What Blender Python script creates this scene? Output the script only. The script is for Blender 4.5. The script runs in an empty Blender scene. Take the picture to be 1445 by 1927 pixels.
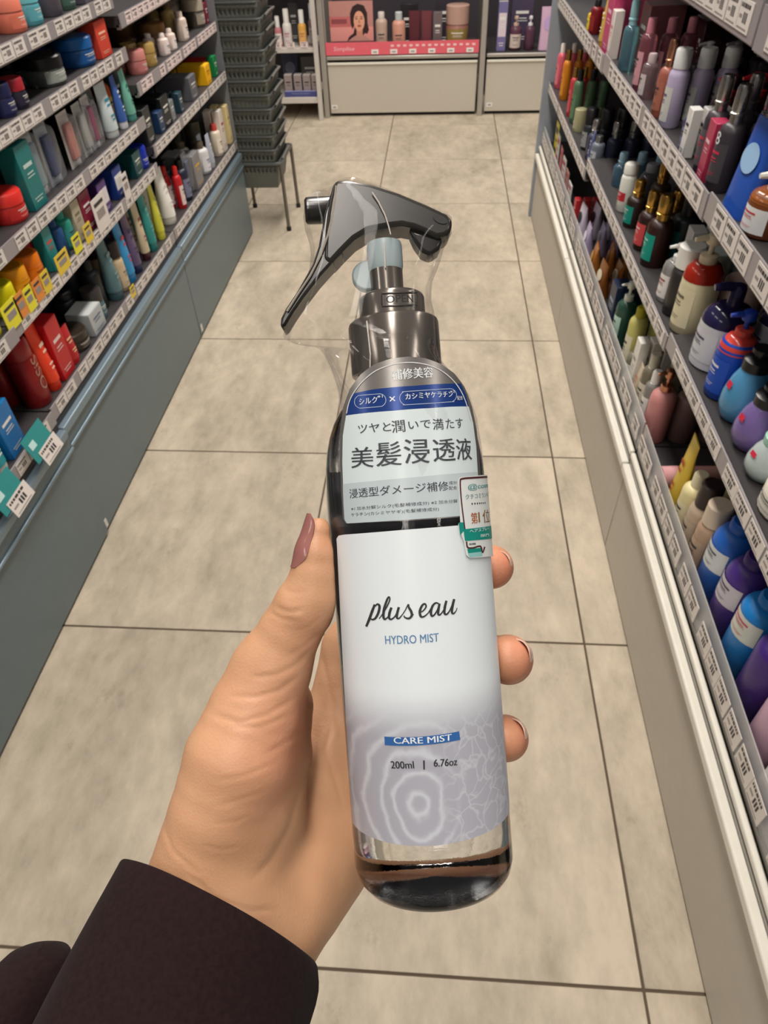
import bpy, bmesh, math, random
import numpy as np
from mathutils import Matrix, Vector

random.seed(7)
rng = np.random.default_rng(7)
scene = bpy.context.scene
COL = scene.collection

# ------------------------------------------------------------------ camera
FPX, PITCH, ROLL, YAW = 1300.3, 0.772174, -0.0414537, -0.0929054
O = np.array([-0.324235, -0.253900, 1.202335])
CX, CY = 722.5, 963.5
_f = np.array([math.sin(YAW)*math.cos(PITCH), math.cos(YAW)*math.cos(PITCH), -math.sin(PITCH)])
_r = np.array([math.cos(YAW), -math.sin(YAW), 0.0]); _u = np.cross(_r, _f)
CR = math.cos(ROLL)*_r + math.sin(ROLL)*_u
CU = -math.sin(ROLL)*_r + math.cos(ROLL)*_u
CF = _f
cam = bpy.data.cameras.new('camera'); cam_o = bpy.data.objects.new('camera', cam); COL.objects.link(cam_o)
cam.sensor_fit = 'VERTICAL'; cam.sensor_height = 24.0; cam.sensor_width = 18.0
cam.lens = 24.0*FPX/1927.0
cam.clip_start = 0.01; cam.clip_end = 60
cam.dof.use_dof = True; cam.dof.focus_distance = 0.197; cam.dof.aperture_fstop = 30.0
mw = Matrix.Identity(4)
for i in range(3):
    mw[i][0], mw[i][1], mw[i][2], mw[i][3] = CR[i], CU[i], -CF[i], O[i]
cam_o.matrix_world = mw
scene.camera = cam_o

# ------------------------------------------------------------------ light
scene.view_settings.view_transform = 'Standard'; scene.view_settings.look = 'None'
scene.view_settings.gamma = 1.0; scene.view_settings.use_curve_mapping = False
scene.view_settings.exposure = 0.0
world = bpy.data.worlds.new('store_air'); scene.world = world; world.use_nodes = True
bg = world.node_tree.nodes['Background']; bg.inputs[0].default_value = (1.0, 0.95, 0.89, 1); bg.inputs[1].default_value = 0.18

def ceiling_light(x, y, z, sx, sy, power, col=(1.0, 0.935, 0.86)):
    l = bpy.data.lights.new('ceiling_lamp', 'AREA'); l.shape = 'RECTANGLE'; l.size = sx; l.size_y = sy
    l.energy = power; l.color = col
    o = bpy.data.objects.new('ceiling_lamp', l); COL.objects.link(o); o.location = (x, y, z)
    return o
for yy, pw in ((-1.6, 9.0), (-0.25, 18.5), (1.1, 27.0), (2.45, 34.0), (3.8, 34.0)):          # a row of ceiling troffers along the aisle
    ceiling_light(-0.45, yy, 2.75, 0.28, 1.15, pw)
for yy in (-1.0, 0.9, 2.8):                        # troffers of the two neighbouring aisles
    ceiling_light(-2.7, yy, 2.75, 0.28, 1.15, 12.0)
    ceiling_light(1.9, yy, 2.75, 0.28, 1.15, 12.0)

# ------------------------------------------------------------------ pixel helpers
def ray(px, py): return CR*(px-CX)/FPX - CU*(py-CY)/FPX + CF
def on_x(px, py, X): d = ray(px, py); return O + d*((X-O[0])/d[0])
def on_y(px, py, Y): d = ray(px, py); return O + d*((Y-O[1])/d[1])
def on_z(px, py, Z): d = ray(px, py); return O + d*((Z-O[2])/d[2])
def at_depth(px, py, d): return O + ray(px, py)*d

# ------------------------------------------------------------------ mesh helpers
def lin(c):
    return tuple((v/255.0/12.92 if v/255.0 <= 0.04045 else ((v/255.0+0.055)/1.055)**2.4) for v in c)
_mats = {}
def mat(col, rough=0.45, metal=0.0, trans=0.0, ior=1.45, bump=0.0, vary=0.06, spec=0.5, emit=0.0):
    key = (tuple(col), rough, metal, trans, ior, bump, vary, spec, emit)
    if key in _mats: return _mats[key]
    m = bpy.data.materials.new('surface_%d_%d_%d' % tuple(int(v) for v in col)); m.use_nodes = True
    nt = m.node_tree; b = nt.nodes['Principled BSDF']
    c = lin(col)
    b.inputs['Roughness'].default_value = rough; b.inputs['Metallic'].default_value = metal
    b.inputs['Transmission Weight'].default_value = trans; b.inputs['IOR'].default_value = ior
    b.inputs['Specular IOR Level'].default_value = spec
    if emit: b.inputs['Emission Color'].default_value = (*c, 1); b.inputs['Emission Strength'].default_value = emit
    tc = nt.nodes.new('ShaderNodeTexCoord'); no = nt.nodes.new('ShaderNodeTexNoise')
    no.inputs['Scale'].default_value = 35.0; no.inputs['Detail'].default_value = 3.0
    nt.links.new(tc.outputs['Object'], no.inputs['Vector'])
    mx = nt.nodes.new('ShaderNodeMix'); mx.data_type = 'RGBA'
    mx.inputs['A'].default_value = (*[v*(1-vary) for v in c], 1)
    mx.inputs['B'].default_value = (*[min(1, v*(1+vary)) for v in c], 1)
    nt.links.new(no.outputs['Fac'], mx.inputs['Factor']); nt.links.new(mx.outputs['Result'], b.inputs['Base Color'])
    if bump:
        bp = nt.nodes.new('ShaderNodeBump'); bp.inputs['Strength'].default_value = bump; bp.inputs['Distance'].default_value = 0.002
        nt.links.new(no.outputs['Fac'], bp.inputs['Height']); nt.links.new(bp.outputs['Normal'], b.inputs['Normal'])
    _mats[key] = m
    return m

def clear_film(name, tint=(1, 1, 1), haze=0.0, rough=0.03, ior=1.45):
    """thin transparent plastic: see-through with Fresnel reflection"""
    m = bpy.data.materials.new(name); m.use_nodes = True; nt = m.node_tree
    for n in list(nt.nodes): nt.nodes.remove(n)
    out = nt.nodes.new('ShaderNodeOutputMaterial'); tr = nt.nodes.new('ShaderNodeBsdfTransparent'); tr.inputs[0].default_value = (*tint, 1)
    gl = nt.nodes.new('ShaderNodeBsdfGlossy'); gl.inputs['Roughness'].default_value = rough
    fr0 = nt.nodes.new('ShaderNodeFresnel'); fr0.inputs[0].default_value = ior
    fr = nt.nodes.new('ShaderNodeMath'); fr.operation = 'MINIMUM'; fr.inputs[1].default_value = 0.30; nt.links.new(fr0.outputs[0], fr.inputs[0])
    mx = nt.nodes.new('ShaderNodeMixShader')
    nt.links.new(fr.outputs[0], mx.inputs[0]); nt.links.new(tr.outputs[0], mx.inputs[1]); nt.links.new(gl.outputs[0], mx.inputs[2])
    last = mx
    if haze:
        df = nt.nodes.new('ShaderNodeBsdfDiffuse'); df.inputs[0].default_value = (0.8, 0.8, 0.8, 1)
        m2 = nt.nodes.new('ShaderNodeMixShader'); m2.inputs[0].default_value = haze
        nt.links.new(mx.outputs[0], m2.inputs[1]); nt.links.new(df.outputs[0], m2.inputs[2]); last = m2
    tcn = nt.nodes.new('ShaderNodeTexCoord'); no = nt.nodes.new('ShaderNodeTexNoise'); no.inputs['Scale'].default_value = 60
    bp = nt.nodes.new('ShaderNodeBump'); bp.inputs['Strength'].default_value = 0.12; bp.inputs['Distance'].default_value = 0.001
    nt.links.new(tcn.outputs['Object'], no.inputs['Vector']); nt.links.new(no.outputs['Fac'], bp.inputs['Height'])
    nt.links.new(bp.outputs['Normal'], gl.inputs['Normal'])
    nt.links.new(last.outputs[0], out.inputs[0])
    return m

class MB:
    """collects vertices and faces (with a material slot each) for ONE mesh object"""
    def __init__(s): s.v = []; s.f = []; s.m = []
    def add(s, vs, fs, mi=0):
        n = len(s.v); s.v += [tuple(map(float, p)) for p in vs]
        s.f += [tuple(i+n for i in f) for f in fs]; s.m += [mi]*len(fs); return s
    def box(s, c, d, mi=0, rz=0.0, taper=1.0):
        cx, cy, cz = c; x, y, z = d[0]/2, d[1]/2, d[2]/2; vs = []
        for k, t in ((-1, 1.0), (1, taper)):
            for a, b in ((-1, -1), (1, -1), (1, 1), (-1, 1)):
                X, Y = a*x*t, b*y*t
                vs.append((cx+X*math.cos(rz)-Y*math.sin(rz), cy+X*math.sin(rz)+Y*math.cos(rz), cz+k*z))
        return s.add(vs, [(0, 3, 2, 1), (4, 5, 6, 7), (0, 1, 5, 4), (1, 2, 6, 5), (2, 3, 7, 6), (3, 0, 4, 7)], mi)
    def lathe(s, prof, seg=18, c=(0, 0, 0), sy=1.0, mi=0, caps=True, sx=1.0):
        vs = []; fs = []
        for r, z in prof:
            for k in range(seg):
                a = 2*math.pi*k/seg; vs.append((c[0]+r*math.cos(a)*sx, c[1]+r*math.sin(a)*sy, c[2]+z))
        for i in range(len(prof)-1):
            for k in range(seg):
                k2 = (k+1) % seg; fs.append((i*seg+k, i*seg+k2, (i+1)*seg+k2, (i+1)*seg+k))
        if caps:
            fs.append(tuple(range(seg-1, -1, -1))); fs.append(tuple((len(prof)-1)*seg+k for k in range(seg)))
        return s.add(vs, fs, mi)
    def tube(s, pts, r, seg=8, mi=0, closed=False):
        pts = [Vector(p) for p in pts]; n = len(pts); vs = []; fs = []; rs = r if hasattr(r, '__len__') else [r]*n
        for i, p in enumerate(pts):
            if closed: t = pts[(i+1) % n]-pts[i-1]
            else: t = pts[min(i+1, n-1)]-pts[max(i-1, 0)]
            t.normalize(); a = t.cross(Vector((0, 0, 1)))
            if a.length < 0.05: a = t.cross(Vector((0, 1, 0)))
            a.normalize(); b = a.cross(t)
            for k in range(seg):
                g = 2*math.pi*k/seg; q = p+(a*math.cos(g)+b*math.sin(g))*rs[i]; vs.append(tuple(q))
        for i in range(n if closed else n-1):
            j = (i+1) % n
            for k in range(seg):
                k2 = (k+1) % seg; fs.append((i*seg+k, i*seg+k2, j*seg+k2, j*seg+k))
        if not closed:
            fs.append(tuple(range(seg-1, -1, -1))); fs.append(tuple((n-1)*seg+k for k in range(seg)))
        return s.add(vs, fs, mi)
    def prism(s, outline, y0, y1, mi=0):
        """outline in (x,z), extruded along y"""
        n = len(outline)
        vs = [(x, y0, z) for x, z in outline]+[(x, y1, z) for x, z in outline]
        fs = [tuple(range(n)), tuple(range(2*n-1, n-1, -1))]+[(i, i+n, (i+1) % n+n, (i+1) % n) for i in range(n)]
        return s.add(vs, fs, mi)
    def quad(s, a, b, c, d, mi=0): return s.add([a, b, c, d], [(0, 1, 2, 3)], mi)
    def build(s, name, mats, parent=None, smooth=40, bevel=0, seg=2):
        me = bpy.data.meshes.new(name); me.from_pydata(s.v, [], s.f)
        for m in (mats if isinstance(mats, (list, tuple)) else [mats]): me.materials.append(m)
        if len(set(s.m)) > 1: me.polygons.foreach_set('material_index', s.m)
        bm = bmesh.new(); bm.from_mesh(me); bmesh.ops.recalc_face_normals(bm, faces=bm.faces); bm.to_mesh(me); bm.free()
        if smooth:
            me.polygons.foreach_set('use_smooth', [True]*len(me.polygons)); me.set_sharp_from_angle(angle=math.radians(smooth))
        o = bpy.data.objects.new(name, me); COL.objects.link(o)
        if parent is not None: o.parent = parent
        if bevel:
            b = o.modifiers.new('bevel', 'BEVEL'); b.width = bevel; b.segments = seg; b.limit_method = 'ANGLE'; b.angle_limit = math.radians(35)
        return o

def tag(o, label, cat, group=None, kind=None):
    if label: o['label'] = label
    if cat: o['category'] = cat
    if group: o['group'] = group
    if kind: o['kind'] = kind
    return o
def empty(name, loc=(0, 0, 0), rz=0.0):
    e = bpy.data.objects.new(name, None); COL.objects.link(e); e.location = tuple(float(v) for v in loc); e.rotation_euler = (0, 0, rz); e.empty_display_size = 0.02
    return e
def copy_tree(o, parent=None):
    c = o.copy(); COL.objects.link(c); c.parent = parent
    for ch in list(o.children): copy_tree(ch, c)
    return c

# ------------------------------------------------------------------ floor
T = 0.6
def floor_material():
    m = bpy.data.materials.new('beige_stone_tile'); m.use_nodes = True; nt = m.node_tree; b = nt.nodes['Principled BSDF']
    geo = nt.nodes.new('ShaderNodeNewGeometry'); oi = nt.nodes.new('ShaderNodeObjectInfo')
    def noise(scale, sc, detail=6, rough=0.6):
        mp = nt.nodes.new('ShaderNodeMapping'); mp.inputs['Scale'].default_value = sc
        ad = nt.nodes.new('ShaderNodeVectorMath'); ad.operation = 'MULTIPLY_ADD'
        ad.inputs[1].default_value = (37.0, 19.0, 5.0); 
        cmb = nt.nodes.new('ShaderNodeCombineXYZ')
        for i in range(3): nt.links.new(oi.outputs['Random'], cmb.inputs[i])
        nt.links.new(cmb.outputs[0], ad.inputs[0]); nt.links.new(geo.outputs['Position'], ad.inputs[2])
        nt.links.new(ad.outputs[0], mp.inputs['Vector'])
        n = nt.nodes.new('ShaderNodeTexNoise'); n.inputs['Scale'].default_value = scale; n.inputs['Detail'].default_value = detail; n.inputs['Roughness'].default_value = rough
        nt.links.new(mp.outputs[0], n.inputs['Vector']); return n
    n1 = noise(3.2, (2.0, 0.8, 1)); n2 = noise(16, (1.6, 0.8, 1), 8, 0.7); n3 = noise(90, (1, 1, 1), 3)
    r1 = nt.nodes.new('ShaderNodeValToRGB')
    r1.color_ramp.elements[0].position = 0.36; r1.color_ramp.elements[0].color = (*lin((160, 149, 131)), 1)
    r1.color_ramp.elements[1].position = 0.62; r1.color_ramp.elements[1].color = (*lin((204, 190, 169)), 1)
    ma = nt.nodes.new('ShaderNodeMath'); ma.operation = 'MULTIPLY_ADD'; ma.inputs[1].default_value = 0.55
    ms = nt.nodes.new('ShaderNodeMath'); ms.operation = 'MULTIPLY'; ms.inputs[1].default_value = 0.45
    nt.links.new(n2.outputs['Fac'], ms.inputs[0]); nt.links.new(n1.outputs['Fac'], ma.inputs[0]); nt.links.new(ms.outputs[0], ma.inputs[2])
    nt.links.new(ma.outputs[0], r1.inputs['Fac'])
    # scuffs: dirt patches of their own shape
    n4 = noise(7.0, (1.0, 0.7, 1), 7, 0.75); r4 = nt.nodes.new('ShaderNodeValToRGB')
    r4.color_ramp.elements[0].position = 0.60; r4.color_ramp.elements[0].color = (0, 0, 0, 1)
    r4.color_ramp.elements[1].position = 0.80; r4.color_ramp.elements[1].color = (1, 1, 1, 1)
    nt.links.new(n4.outputs['Fac'], r4.inputs['Fac'])
    mx = nt.nodes.new('ShaderNodeMix'); mx.data_type = 'RGBA'; mx.inputs['B'].default_value = (*lin((132, 116, 96)), 1)
    nt.links.new(r4.outputs['Color'], mx.inputs['Factor']); nt.links.new(r1.outputs['Color'], mx.inputs['A'])
    nt.links.new(mx.outputs['Result'], b.inputs['Base Color'])
    b.inputs['Roughness'].default_value = 0.55; b.inputs['Specular IOR Level'].default_value = 0.35
    bp = nt.nodes.new('ShaderNodeBump'); bp.inputs['Strength'].default_value = 0.12; bp.inputs['Distance'].default_value = 0.003
    nt.links.new(n2.outputs['Fac'], bp.inputs['Height']); nt.links.new(bp.outputs['Normal'], b.inputs['Normal'])
    return m
M_TILE = floor_material(); M_GROUT = mat((92, 78, 64), 0.9)
fl = MB().box((-0.6, 1.8, -0.021), (5.0, 8.4, 0.038)).build('floor', M_GROUT); tag(fl, 'beige square stone tile floor of the shop aisle', 'floor', kind='structure')
tile_proto = None
for i in range(-4, 3):
    for n in range(-3, 9):
        if tile_proto is None:
            g = 0.0042
            mb = MB(); h = T/2-g/2
            mb.box((0, 0, -0.004), (2*h, 2*h, 0.008))
            tile_proto = mb.build('tile', M_TILE, fl, bevel=0.0008, seg=1); o = tile_proto
        else:
            o = tile_proto.copy(); COL.objects.link(o); o.parent = fl
        o.location = (T*i-T/2, T*n+T/2, 0.0)
# ------------------------------------------------------------------ shelving
M_LBASE = mat((104, 118, 123), 0.42, bump=0.03); M_LEDGE = mat((128, 146, 158), 0.3, 0.3)
M_RBASE = mat((184, 177, 165), 0.45, bump=0.03); M_RAIL = mat((226, 222, 210), 0.3)
M_METAL = mat((150, 146, 142), 0.35, 0.6); M_DARK = mat((46, 46, 50), 0.5); M_BACK = mat((44, 42, 44), 0.7)
M_STRIP = mat((150, 144, 146), 0.25); M_DECK = mat((58, 55, 56), 0.5)
M_CARD = mat((222, 214, 208), 0.5, vary=0.02); M_INK = mat((52, 46, 46), 0.6); M_INK2 = mat((150, 140, 136), 0.6)
M_PCARD = mat((234, 214, 212), 0.5, vary=0.02); M_YCARD = mat((226, 196, 60), 0.5); M_TCARD = mat((48, 140, 140), 0.4); M_OCARD = mat((226, 140, 60), 0.5)
M_ACRYL = clear_film('clear_acrylic', (0.95, 0.95, 0.96), haze=0.34)

def tag_mesh(w, h, mc, seed):
    """price card lying in the plane x=0, facing +x, print as thin raised quads"""
    r = random.Random(seed); mb = MB(); mb.box((0, 0, 0), (0.0008, w, h), 0); x = 0.00055
    def bar(y0, y1, z0, z1, mi): mb.quad((x, y0, z0), (x, y1, z0), (x, y1, z1), (x, y0, z1), mi)
    yy = -w*0.44
    while yy < w*0.28:                       # product line
        l = r.uniform(0.05, 0.16)*w; bar(yy, min(yy+l, w*0.42), h*0.24, h*0.38, 1); yy += l+0.03*w
    yy = -w*0.10
    for k in range(r.choice((3, 4))):        # price digits
        bar(yy, yy+0.075*w, -h*0.22, h*0.12, 1); yy += 0.115*w
    bar(-w*0.42, -w*0.18, -h*0.1, h*0.02, 2); bar(-w*0.42, w*0.35, -h*0.42, -h*0.36, 2)
    me = mb.build('price_tag', [mc, M_INK, M_INK2], None, smooth=0)
    m = me.data; bpy.data.objects.remove(me); return m
TAGS = {}
def tag_data(w, h, kind):
    k = (round(w, 3), round(h, 3), kind)
    if k not in TAGS: TAGS[k] = [tag_mesh(w, h, {'w': M_CARD, 'p': M_PCARD, 'y': M_YCARD, 'o': M_OCARD, 't': M_TCARD}[kind], 31+i) for i in range(3)]
    return random.choice(TAGS[k])

XL, XR = -1.124, 0.094
SHELF = {}
def shelf(unit, side, key, zlow, y0, y1, depth, strip_h=0.028, lip='strip', tagkind='w', cover=0.7, xoff=0.0, tagw=0.046):
    """one shelf board with its price strip and price tags; side -1 faces +X (left gondola), +1 faces -X"""
    xf = (XL if side < 0 else XR) + xoff; s = -1 if side < 0 else 1        # s: direction into the shelf
    face = -s
    deck = zlow+(0.026 if lip == 'strip' else 0.012)
    mb = MB(); mb.box((xf+s*(depth/2+0.004), (y0+y1)/2, deck-0.012), (depth, y1-y0-0.006, 0.024))
    mb.box((xf+s*0.006, (y0+y1)/2, zlow+0.002), (0.010, y1-y0-0.006, 0.010), 1)
    sh = mb.build('shelf', [M_DECK, M_METAL], unit)
    if lip == 'strip':
        st = MB().box((xf-s*0.001, (y0+y1)/2, zlow+strip_h/2), (0.003, y1-y0-0.008, strip_h)).build('price_strip', M_STRIP, sh)
    else:
        st = MB().box((xf+s*0.003, (y0+y1)/2, zlow+strip_h/2), (0.002, y1-y0-0.008, strip_h)).build('clear_front_lip', M_ACRYL, sh)
    y = y0+0.012+random.uniform(0, 0.02); th = min(strip_h-0.003, 0.036)
    while y+tagw < y1-0.008:
        if random.random() < cover or lip == 'clear' and random.random() < 0.5:
            o = bpy.data.objects.new('price_tag', tag_data(tagw, th, tagkind)); COL.objects.link(o); o.parent = sh
            o.location = (xf+face*0.0032, y+tagw/2, zlow+strip_h/2); o.rotation_euler = (0, 0, 0 if face > 0 else math.pi)
            y += tagw+random.uniform(0.001, 0.006)
        else: y += tagw*random.uniform(0.35, 0.8)
    SHELF[key] = dict(z=deck, x=xf, s=s, y0=y0, y1=y1, depth=depth, items=[])
    return sh

def bay(name, label, side, y0, y1, height, base_top, depth, shelves, base_key, mbase, medge, xoff=0.0):
    u = empty(name, (0, 0, 0)); tag(u, label, 'shelf', 'left gondola bays' if side < 0 else 'right gondola bays')
    xf = (XL if side < 0 else XR)+xoff; s = -1 if side < 0 else 1
    ym = (y0+y1)/2; w = y1-y0-0.004
    # base: kick panel with a rail along its top
    pb = MB(); pb.box((xf-s*0.010+s*0.009, ym, base_top/2+0.004), (0.018, w, base_top-0.008)).build('base_panel', mbase, u, bevel=0.002)
    rl = MB()
    if side < 0:
        rl.box((xf-s*0.004, ym, base_top+0.010), (0.022, w, 0.020)); rl.box((xf-s*0.013, ym, base_top-0.030), (0.006, w, 0.008)); rl.box((xf+s*0.004, ym, base_top+0.028), (0.01, w, 0.016), 1)
        rl.build('base_rail', [medge, M_DARK], u, bevel=0.003)
    else:
        rl.box((xf-s*0.014, ym, base_top+0.002), (0.016, w, 0.018), 0); rl.box((xf-s*0.004, ym, base_top+0.018), (0.010, w, 0.012), 1); rl.box((xf-s*0.006, ym, base_top+0.034), (0.010, w, 0.012), 0)
        rl.build('base_rail', [M_RAIL, M_METAL], u, bevel=0.003)
    MB().box((xf+s*(depth+0.012), ym, height/2), (0.016, w, height)).build('back_panel', M_BACK, u)
    for yy in (y0+0.012, y1-0.012):
        MB().box((xf+s*(depth-0.008), yy, height/2), (0.022, 0.022, height)).build('upright', M_METAL, u)
    for a in shelves: shelf(u, side, *a)
    return u

LD, RD = 0.36, 0.36
def SHL(key, z, y0, y1, **k): return None
U = {}
def left_bay(y0, y1, label, tagn, levels, xoff=0.0):
    u = bay('gondola_shelf', label, -1, y0, y1, 1.42, 0.300, LD, [], None, M_LBASE, M_LEDGE, xoff)
    shelf(u, -1, 'L'+tagn+'0', 0.338, y0, y1, LD, 0.030, 'strip', 'w', 0.85, xoff)
    for i, (z, tk, cv) in enumerate(levels): shelf(u, -1, 'L%s%d' % (tagn, i+1), z, y0, y1, LD-0.01*i, 0.029, 'strip', tk, cv, xoff-0.004*i)
    return u
left_bay(-0.04, 0.88, 'blue-grey based shelf bay at far left edge, nearest the sleeve', 'M', [(0.535, 'w', .8), (0.70, 'w', .6), (0.86, 'w', .6)], 0.006)
left_bay(0.88, 1.80, 'blue-grey based left shelf bay holding red cans and blister packs', 'N', [(0.535, 'w', .8), (0.653, 'w', .8), (0.812, 'w', .65), (0.922, 'w', .65)])
left_bay(1.80, 2.685, 'blue-grey based left shelf bay right before the basket stack', 'F', [(0.575, 'w', .85), (0.727, 'p', .85), (0.878, 'p', .9)])

def right_bay(y0, y1, label, tagn, levels):
    u = bay('gondola_shelf', label, 1, y0, y1, 1.42, 0.248, RD, [], None, M_RBASE, M_RAIL)
    shelf(u, 1, 'R'+tagn+'0', 0.290, y0, y1, RD, 0.070, 'clear', 'w', 0.35, 0.0)
    for i, (z, h, cv) in enumerate(levels): shelf(u, 1, 'R%s%d' % (tagn, i+1), z, y0, y1, RD-0.01*i, h, 'strip', 'w', cv, 0.0, 0.052)
    return u
right_bay(-0.08, 0.875, 'grey based right shelf bay holding the blue and purple bottles', 'P', [(0.532, .030, .9), (0.762, .040, .8), (0.985, .05, .9)])
right_bay(0.875, 1.85, 'grey based right shelf bay holding gold capped and cream pump bottles', 'Q', [(0.520, .030, .9), (0.756, .040, .8), (0.988, .05, .9)])
right_bay(1.85, 2.84, 'grey based right shelf bay at the far end of the aisle', 'S', [(0.486, .030, .9), (0.750, .040, .8)])
# blue-grey end panels on the far ends
e = MB().box((XR+0.19, 2.855, 0.60), (0.42, 0.022, 1.20)).build('end_panel', mat((150, 156, 164), 0.4)); tag(e, 'pale blue-grey end panel closing the far right shelf bay', 'panel')
e = MB().box((XL-0.19, 2.692, 0.60), (0.38, 0.010, 1.20)).build('end_panel', mat((120, 122, 126), 0.4)); tag(e, 'grey end panel of left shelving behind the basket stack', 'panel')
# stickers on the left kick panels and hanging info cards
for (px, py, lab) in ((375, 617, 'small white sticker low on far left blue-grey base panel'), (193, 985, 'small white sticker low on near left blue-grey base panel')):
    p = on_x(px, py, XL+0.003)
    s_ = MB().box((0, 0, 0), (0.001, 0.016, 0.024)).build('sticker', mat((216, 216, 210), 0.5)); s_.location = (XL+0.0115, p[1], p[2]); tag(s_, lab, 'sticker')
# ------------------------------------------------------------------ the spray bottle
D0 = 0.215; RB = 0.0245; MM = 0.001
_al = math.atan(0.0755)
AX_Z = -math.sin(_al)*CR + math.cos(_al)*CU            # bottle axis (up)
AX_X = math.cos(_al)*CR + math.sin(_al)*CU
AX_Y = CF                                              # away from the camera
_mid = at_depth(766.5, 963.5, D0)
ZB = 0.1125                                            # centre row above the bottle's foot
BO = _mid - AX_Z*ZB
BM = Matrix.Identity(4)
for i in range(3): BM[i][0], BM[i][1], BM[i][2], BM[i][3] = AX_X[i], AX_Y[i], AX_Z[i], BO[i]
bottle = empty('spray_bottle'); bottle.matrix_world = BM
tag(bottle, 'clear hair mist spray bottle with dark grey trigger head, held in hand', 'bottle')
def b_loc(P): d = np.asarray(P)-BO; return np.array([d@AX_X, d@AX_Y, d@AX_Z])
def bl(px, py, front=0.0):
    """pixel -> bottle coordinates on the plane through the axis (or that far in front of it), metres"""
    return b_loc(at_depth(px, py, D0-front))
def bxz(px, py, front=0.0): p = bl(px, py, front); return (p[0], p[2])
def lab(px, py, r):
    """pixel -> (arc length, z) on the cylinder of radius r about the bottle axis"""
    o = b_loc(O); d = b_loc(at_depth(px, py, 1.0))-o
    a = d[0]**2+d[1]**2; b = 2*(o[0]*d[0]+o[1]*d[1]); c = o[0]**2+o[1]**2-r*r
    disc = max(b*b-4*a*c, 0.0); t = (-b-math.sqrt(disc))/(2*a); p = o+d*t
    return (math.atan2(p[0], -p[1])*r, p[2])

def wrap2d(polys, r, name, mats, parent, step=0.0016, thick=0.0):
    """flat polygons [(points, material)] in (arc, z), cut into narrow strips and bent round the cylinder"""
    bm = bmesh.new()
    for pts, mi in polys:
        vs = [bm.verts.new((x, 0, z)) for x, z in pts]
        try: f = bm.faces.new(vs); f.material_index = mi
        except ValueError: pass
    return _bend(bm, r, name, mats, parent, step)
def _bend(bm, r, name, mats, parent, step):
    xs = [v.co.x for v in bm.verts]
    if not xs: return None
    lo, hi = min(xs), max(xs)
    if hi-lo > step:
        bmesh.ops.triangulate(bm, faces=[f for f in bm.faces if len(f.verts) > 4])
        k = math.ceil(lo/step)*step
        while k < hi:
            bmesh.ops.bisect_plane(bm, geom=bm.verts[:]+bm.edges[:]+bm.faces[:], plane_co=(k, 0, 0), plane_no=(1, 0, 0), dist=1e-7)
            k += step
    for v in bm.verts:
        t = v.co.x/r; v.co = Vector((math.sin(t)*r, -math.cos(t)*r, v.co.z))
    bm.normal_update()
    for f in bm.faces:
        c = f.calc_center_median()
        if f.normal.x*c.x+f.normal.y*c.y < 0: f.normal_flip()
    me = bpy.data.meshes.new(name); bm.to_mesh(me); bm.free()
    for m in mats: me.materials.append(m)
    me.polygons.foreach_set('use_smooth', [True]*len(me.polygons))
    o = bpy.data.objects.new(name, me); COL.objects.link(o); o.parent = parent
    return o
def text_mesh(body, bold=0.0):
    cu = bpy.data.curves.new('lettering', 'FONT'); cu.body = body; cu.size = 1.0; cu.offset = 0.0; cu.resolution_u = 3; cu.fill_mode = 'BOTH'
    ob = bpy.data.objects.new('lettering', cu); COL.objects.link(ob)
    dg = bpy.context.evaluated_depsgraph_get(); dg.update()
    me = bpy.data.meshes.new_from_object(ob.evaluated_get(dg))
    bpy.data.objects.remove(ob); bpy.data.curves.remove(cu)
    return me
def text_on(body, quad, r, mats, parent, bold=0.0, name='lettering', step=0.0016):
    """text stretched into a pixel box: quad = (left px,py), (right px,py), height in px (cap height)"""
    (x0, y0), (x1, y1), hp = quad
    a = np.array(lab(x0, y0, r)); b = np.array(lab(x1, y1, r)); ex = b-a; L = np.linalg.norm(ex); ex /= L; ez = np.array([-ex[1], ex[0]])
    H = hp/FPX*(D0-r)
    me = text_mesh(body, bold); co = np.array([v.co[:] for v in me.vertices])
    if not len(co): return None
    lo, hi = co.min(0), co.max(0); sx = L/max(hi[0]-lo[0], 1e-6); sz = H/max(hi[1]-lo[1], 1e-6)
    bm = bmesh.new(); bm.from_mesh(me); bpy.data.meshes.remove(me)
    dup = []
    if bold > 0.003:
        g = bmesh.ops.duplicate(bm, geom=bm.verts[:]+bm.edges[:]+bm.faces[:])['geom']; dup = [v for v in g if isinstance(v, bmesh.types.BMVert)]
    dset = set(dup); sh_ = bold*60/FPX*(D0-r)
    for v in bm.verts:
        p = a+ex*((v.co.x-lo[0])*sx+(sh_ if v in dset else 0))+ez*((v.co.y-lo[1])*sz); v.co = Vector((p[0], 0, p[1]))
    return _bend(bm, r, name, mats, parent, step)

def rounded(pts_px, r): return [lab(x, y, r) for x, y in pts_px]

# ---- body: clear filled bottle
def glass(name, ior, col=(1, 1, 1), rough=0.0):
    m = bpy.data.materials.new(name); m.use_nodes = True; b = m.node_tree.nodes['Principled BSDF']
    b.inputs['Base Color'].default_value = (*col, 1); b.inputs['Transmission Weight'].default_value = 1.0; b.inputs['IOR'].default_value = ior; b.inputs['Roughness'].default_value = rough
    no = m.node_tree.nodes.new('ShaderNodeTexNoise'); no.inputs['Scale'].default_value = 90; bp = m.node_tree.nodes.new('ShaderNodeBump'); bp.inputs['Strength'].default_value = 0.03; bp.inputs['Distance'].default_value = 0.001
    m.node_tree.links.new(no.outputs['Fac'], bp.inputs['Height']); m.node_tree.links.new(bp.outputs['Normal'], b.inputs['Normal'])
    return m
zc = lambda py: bl(770, py)[2]
prof = [(0.0, 0.004), (0.010, 0.003), (0.0185, 0.0005), (0.0205, 0.0), (0.0225, 0.0008), (0.0238, 0.0028), (RB, 0.006)]
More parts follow.
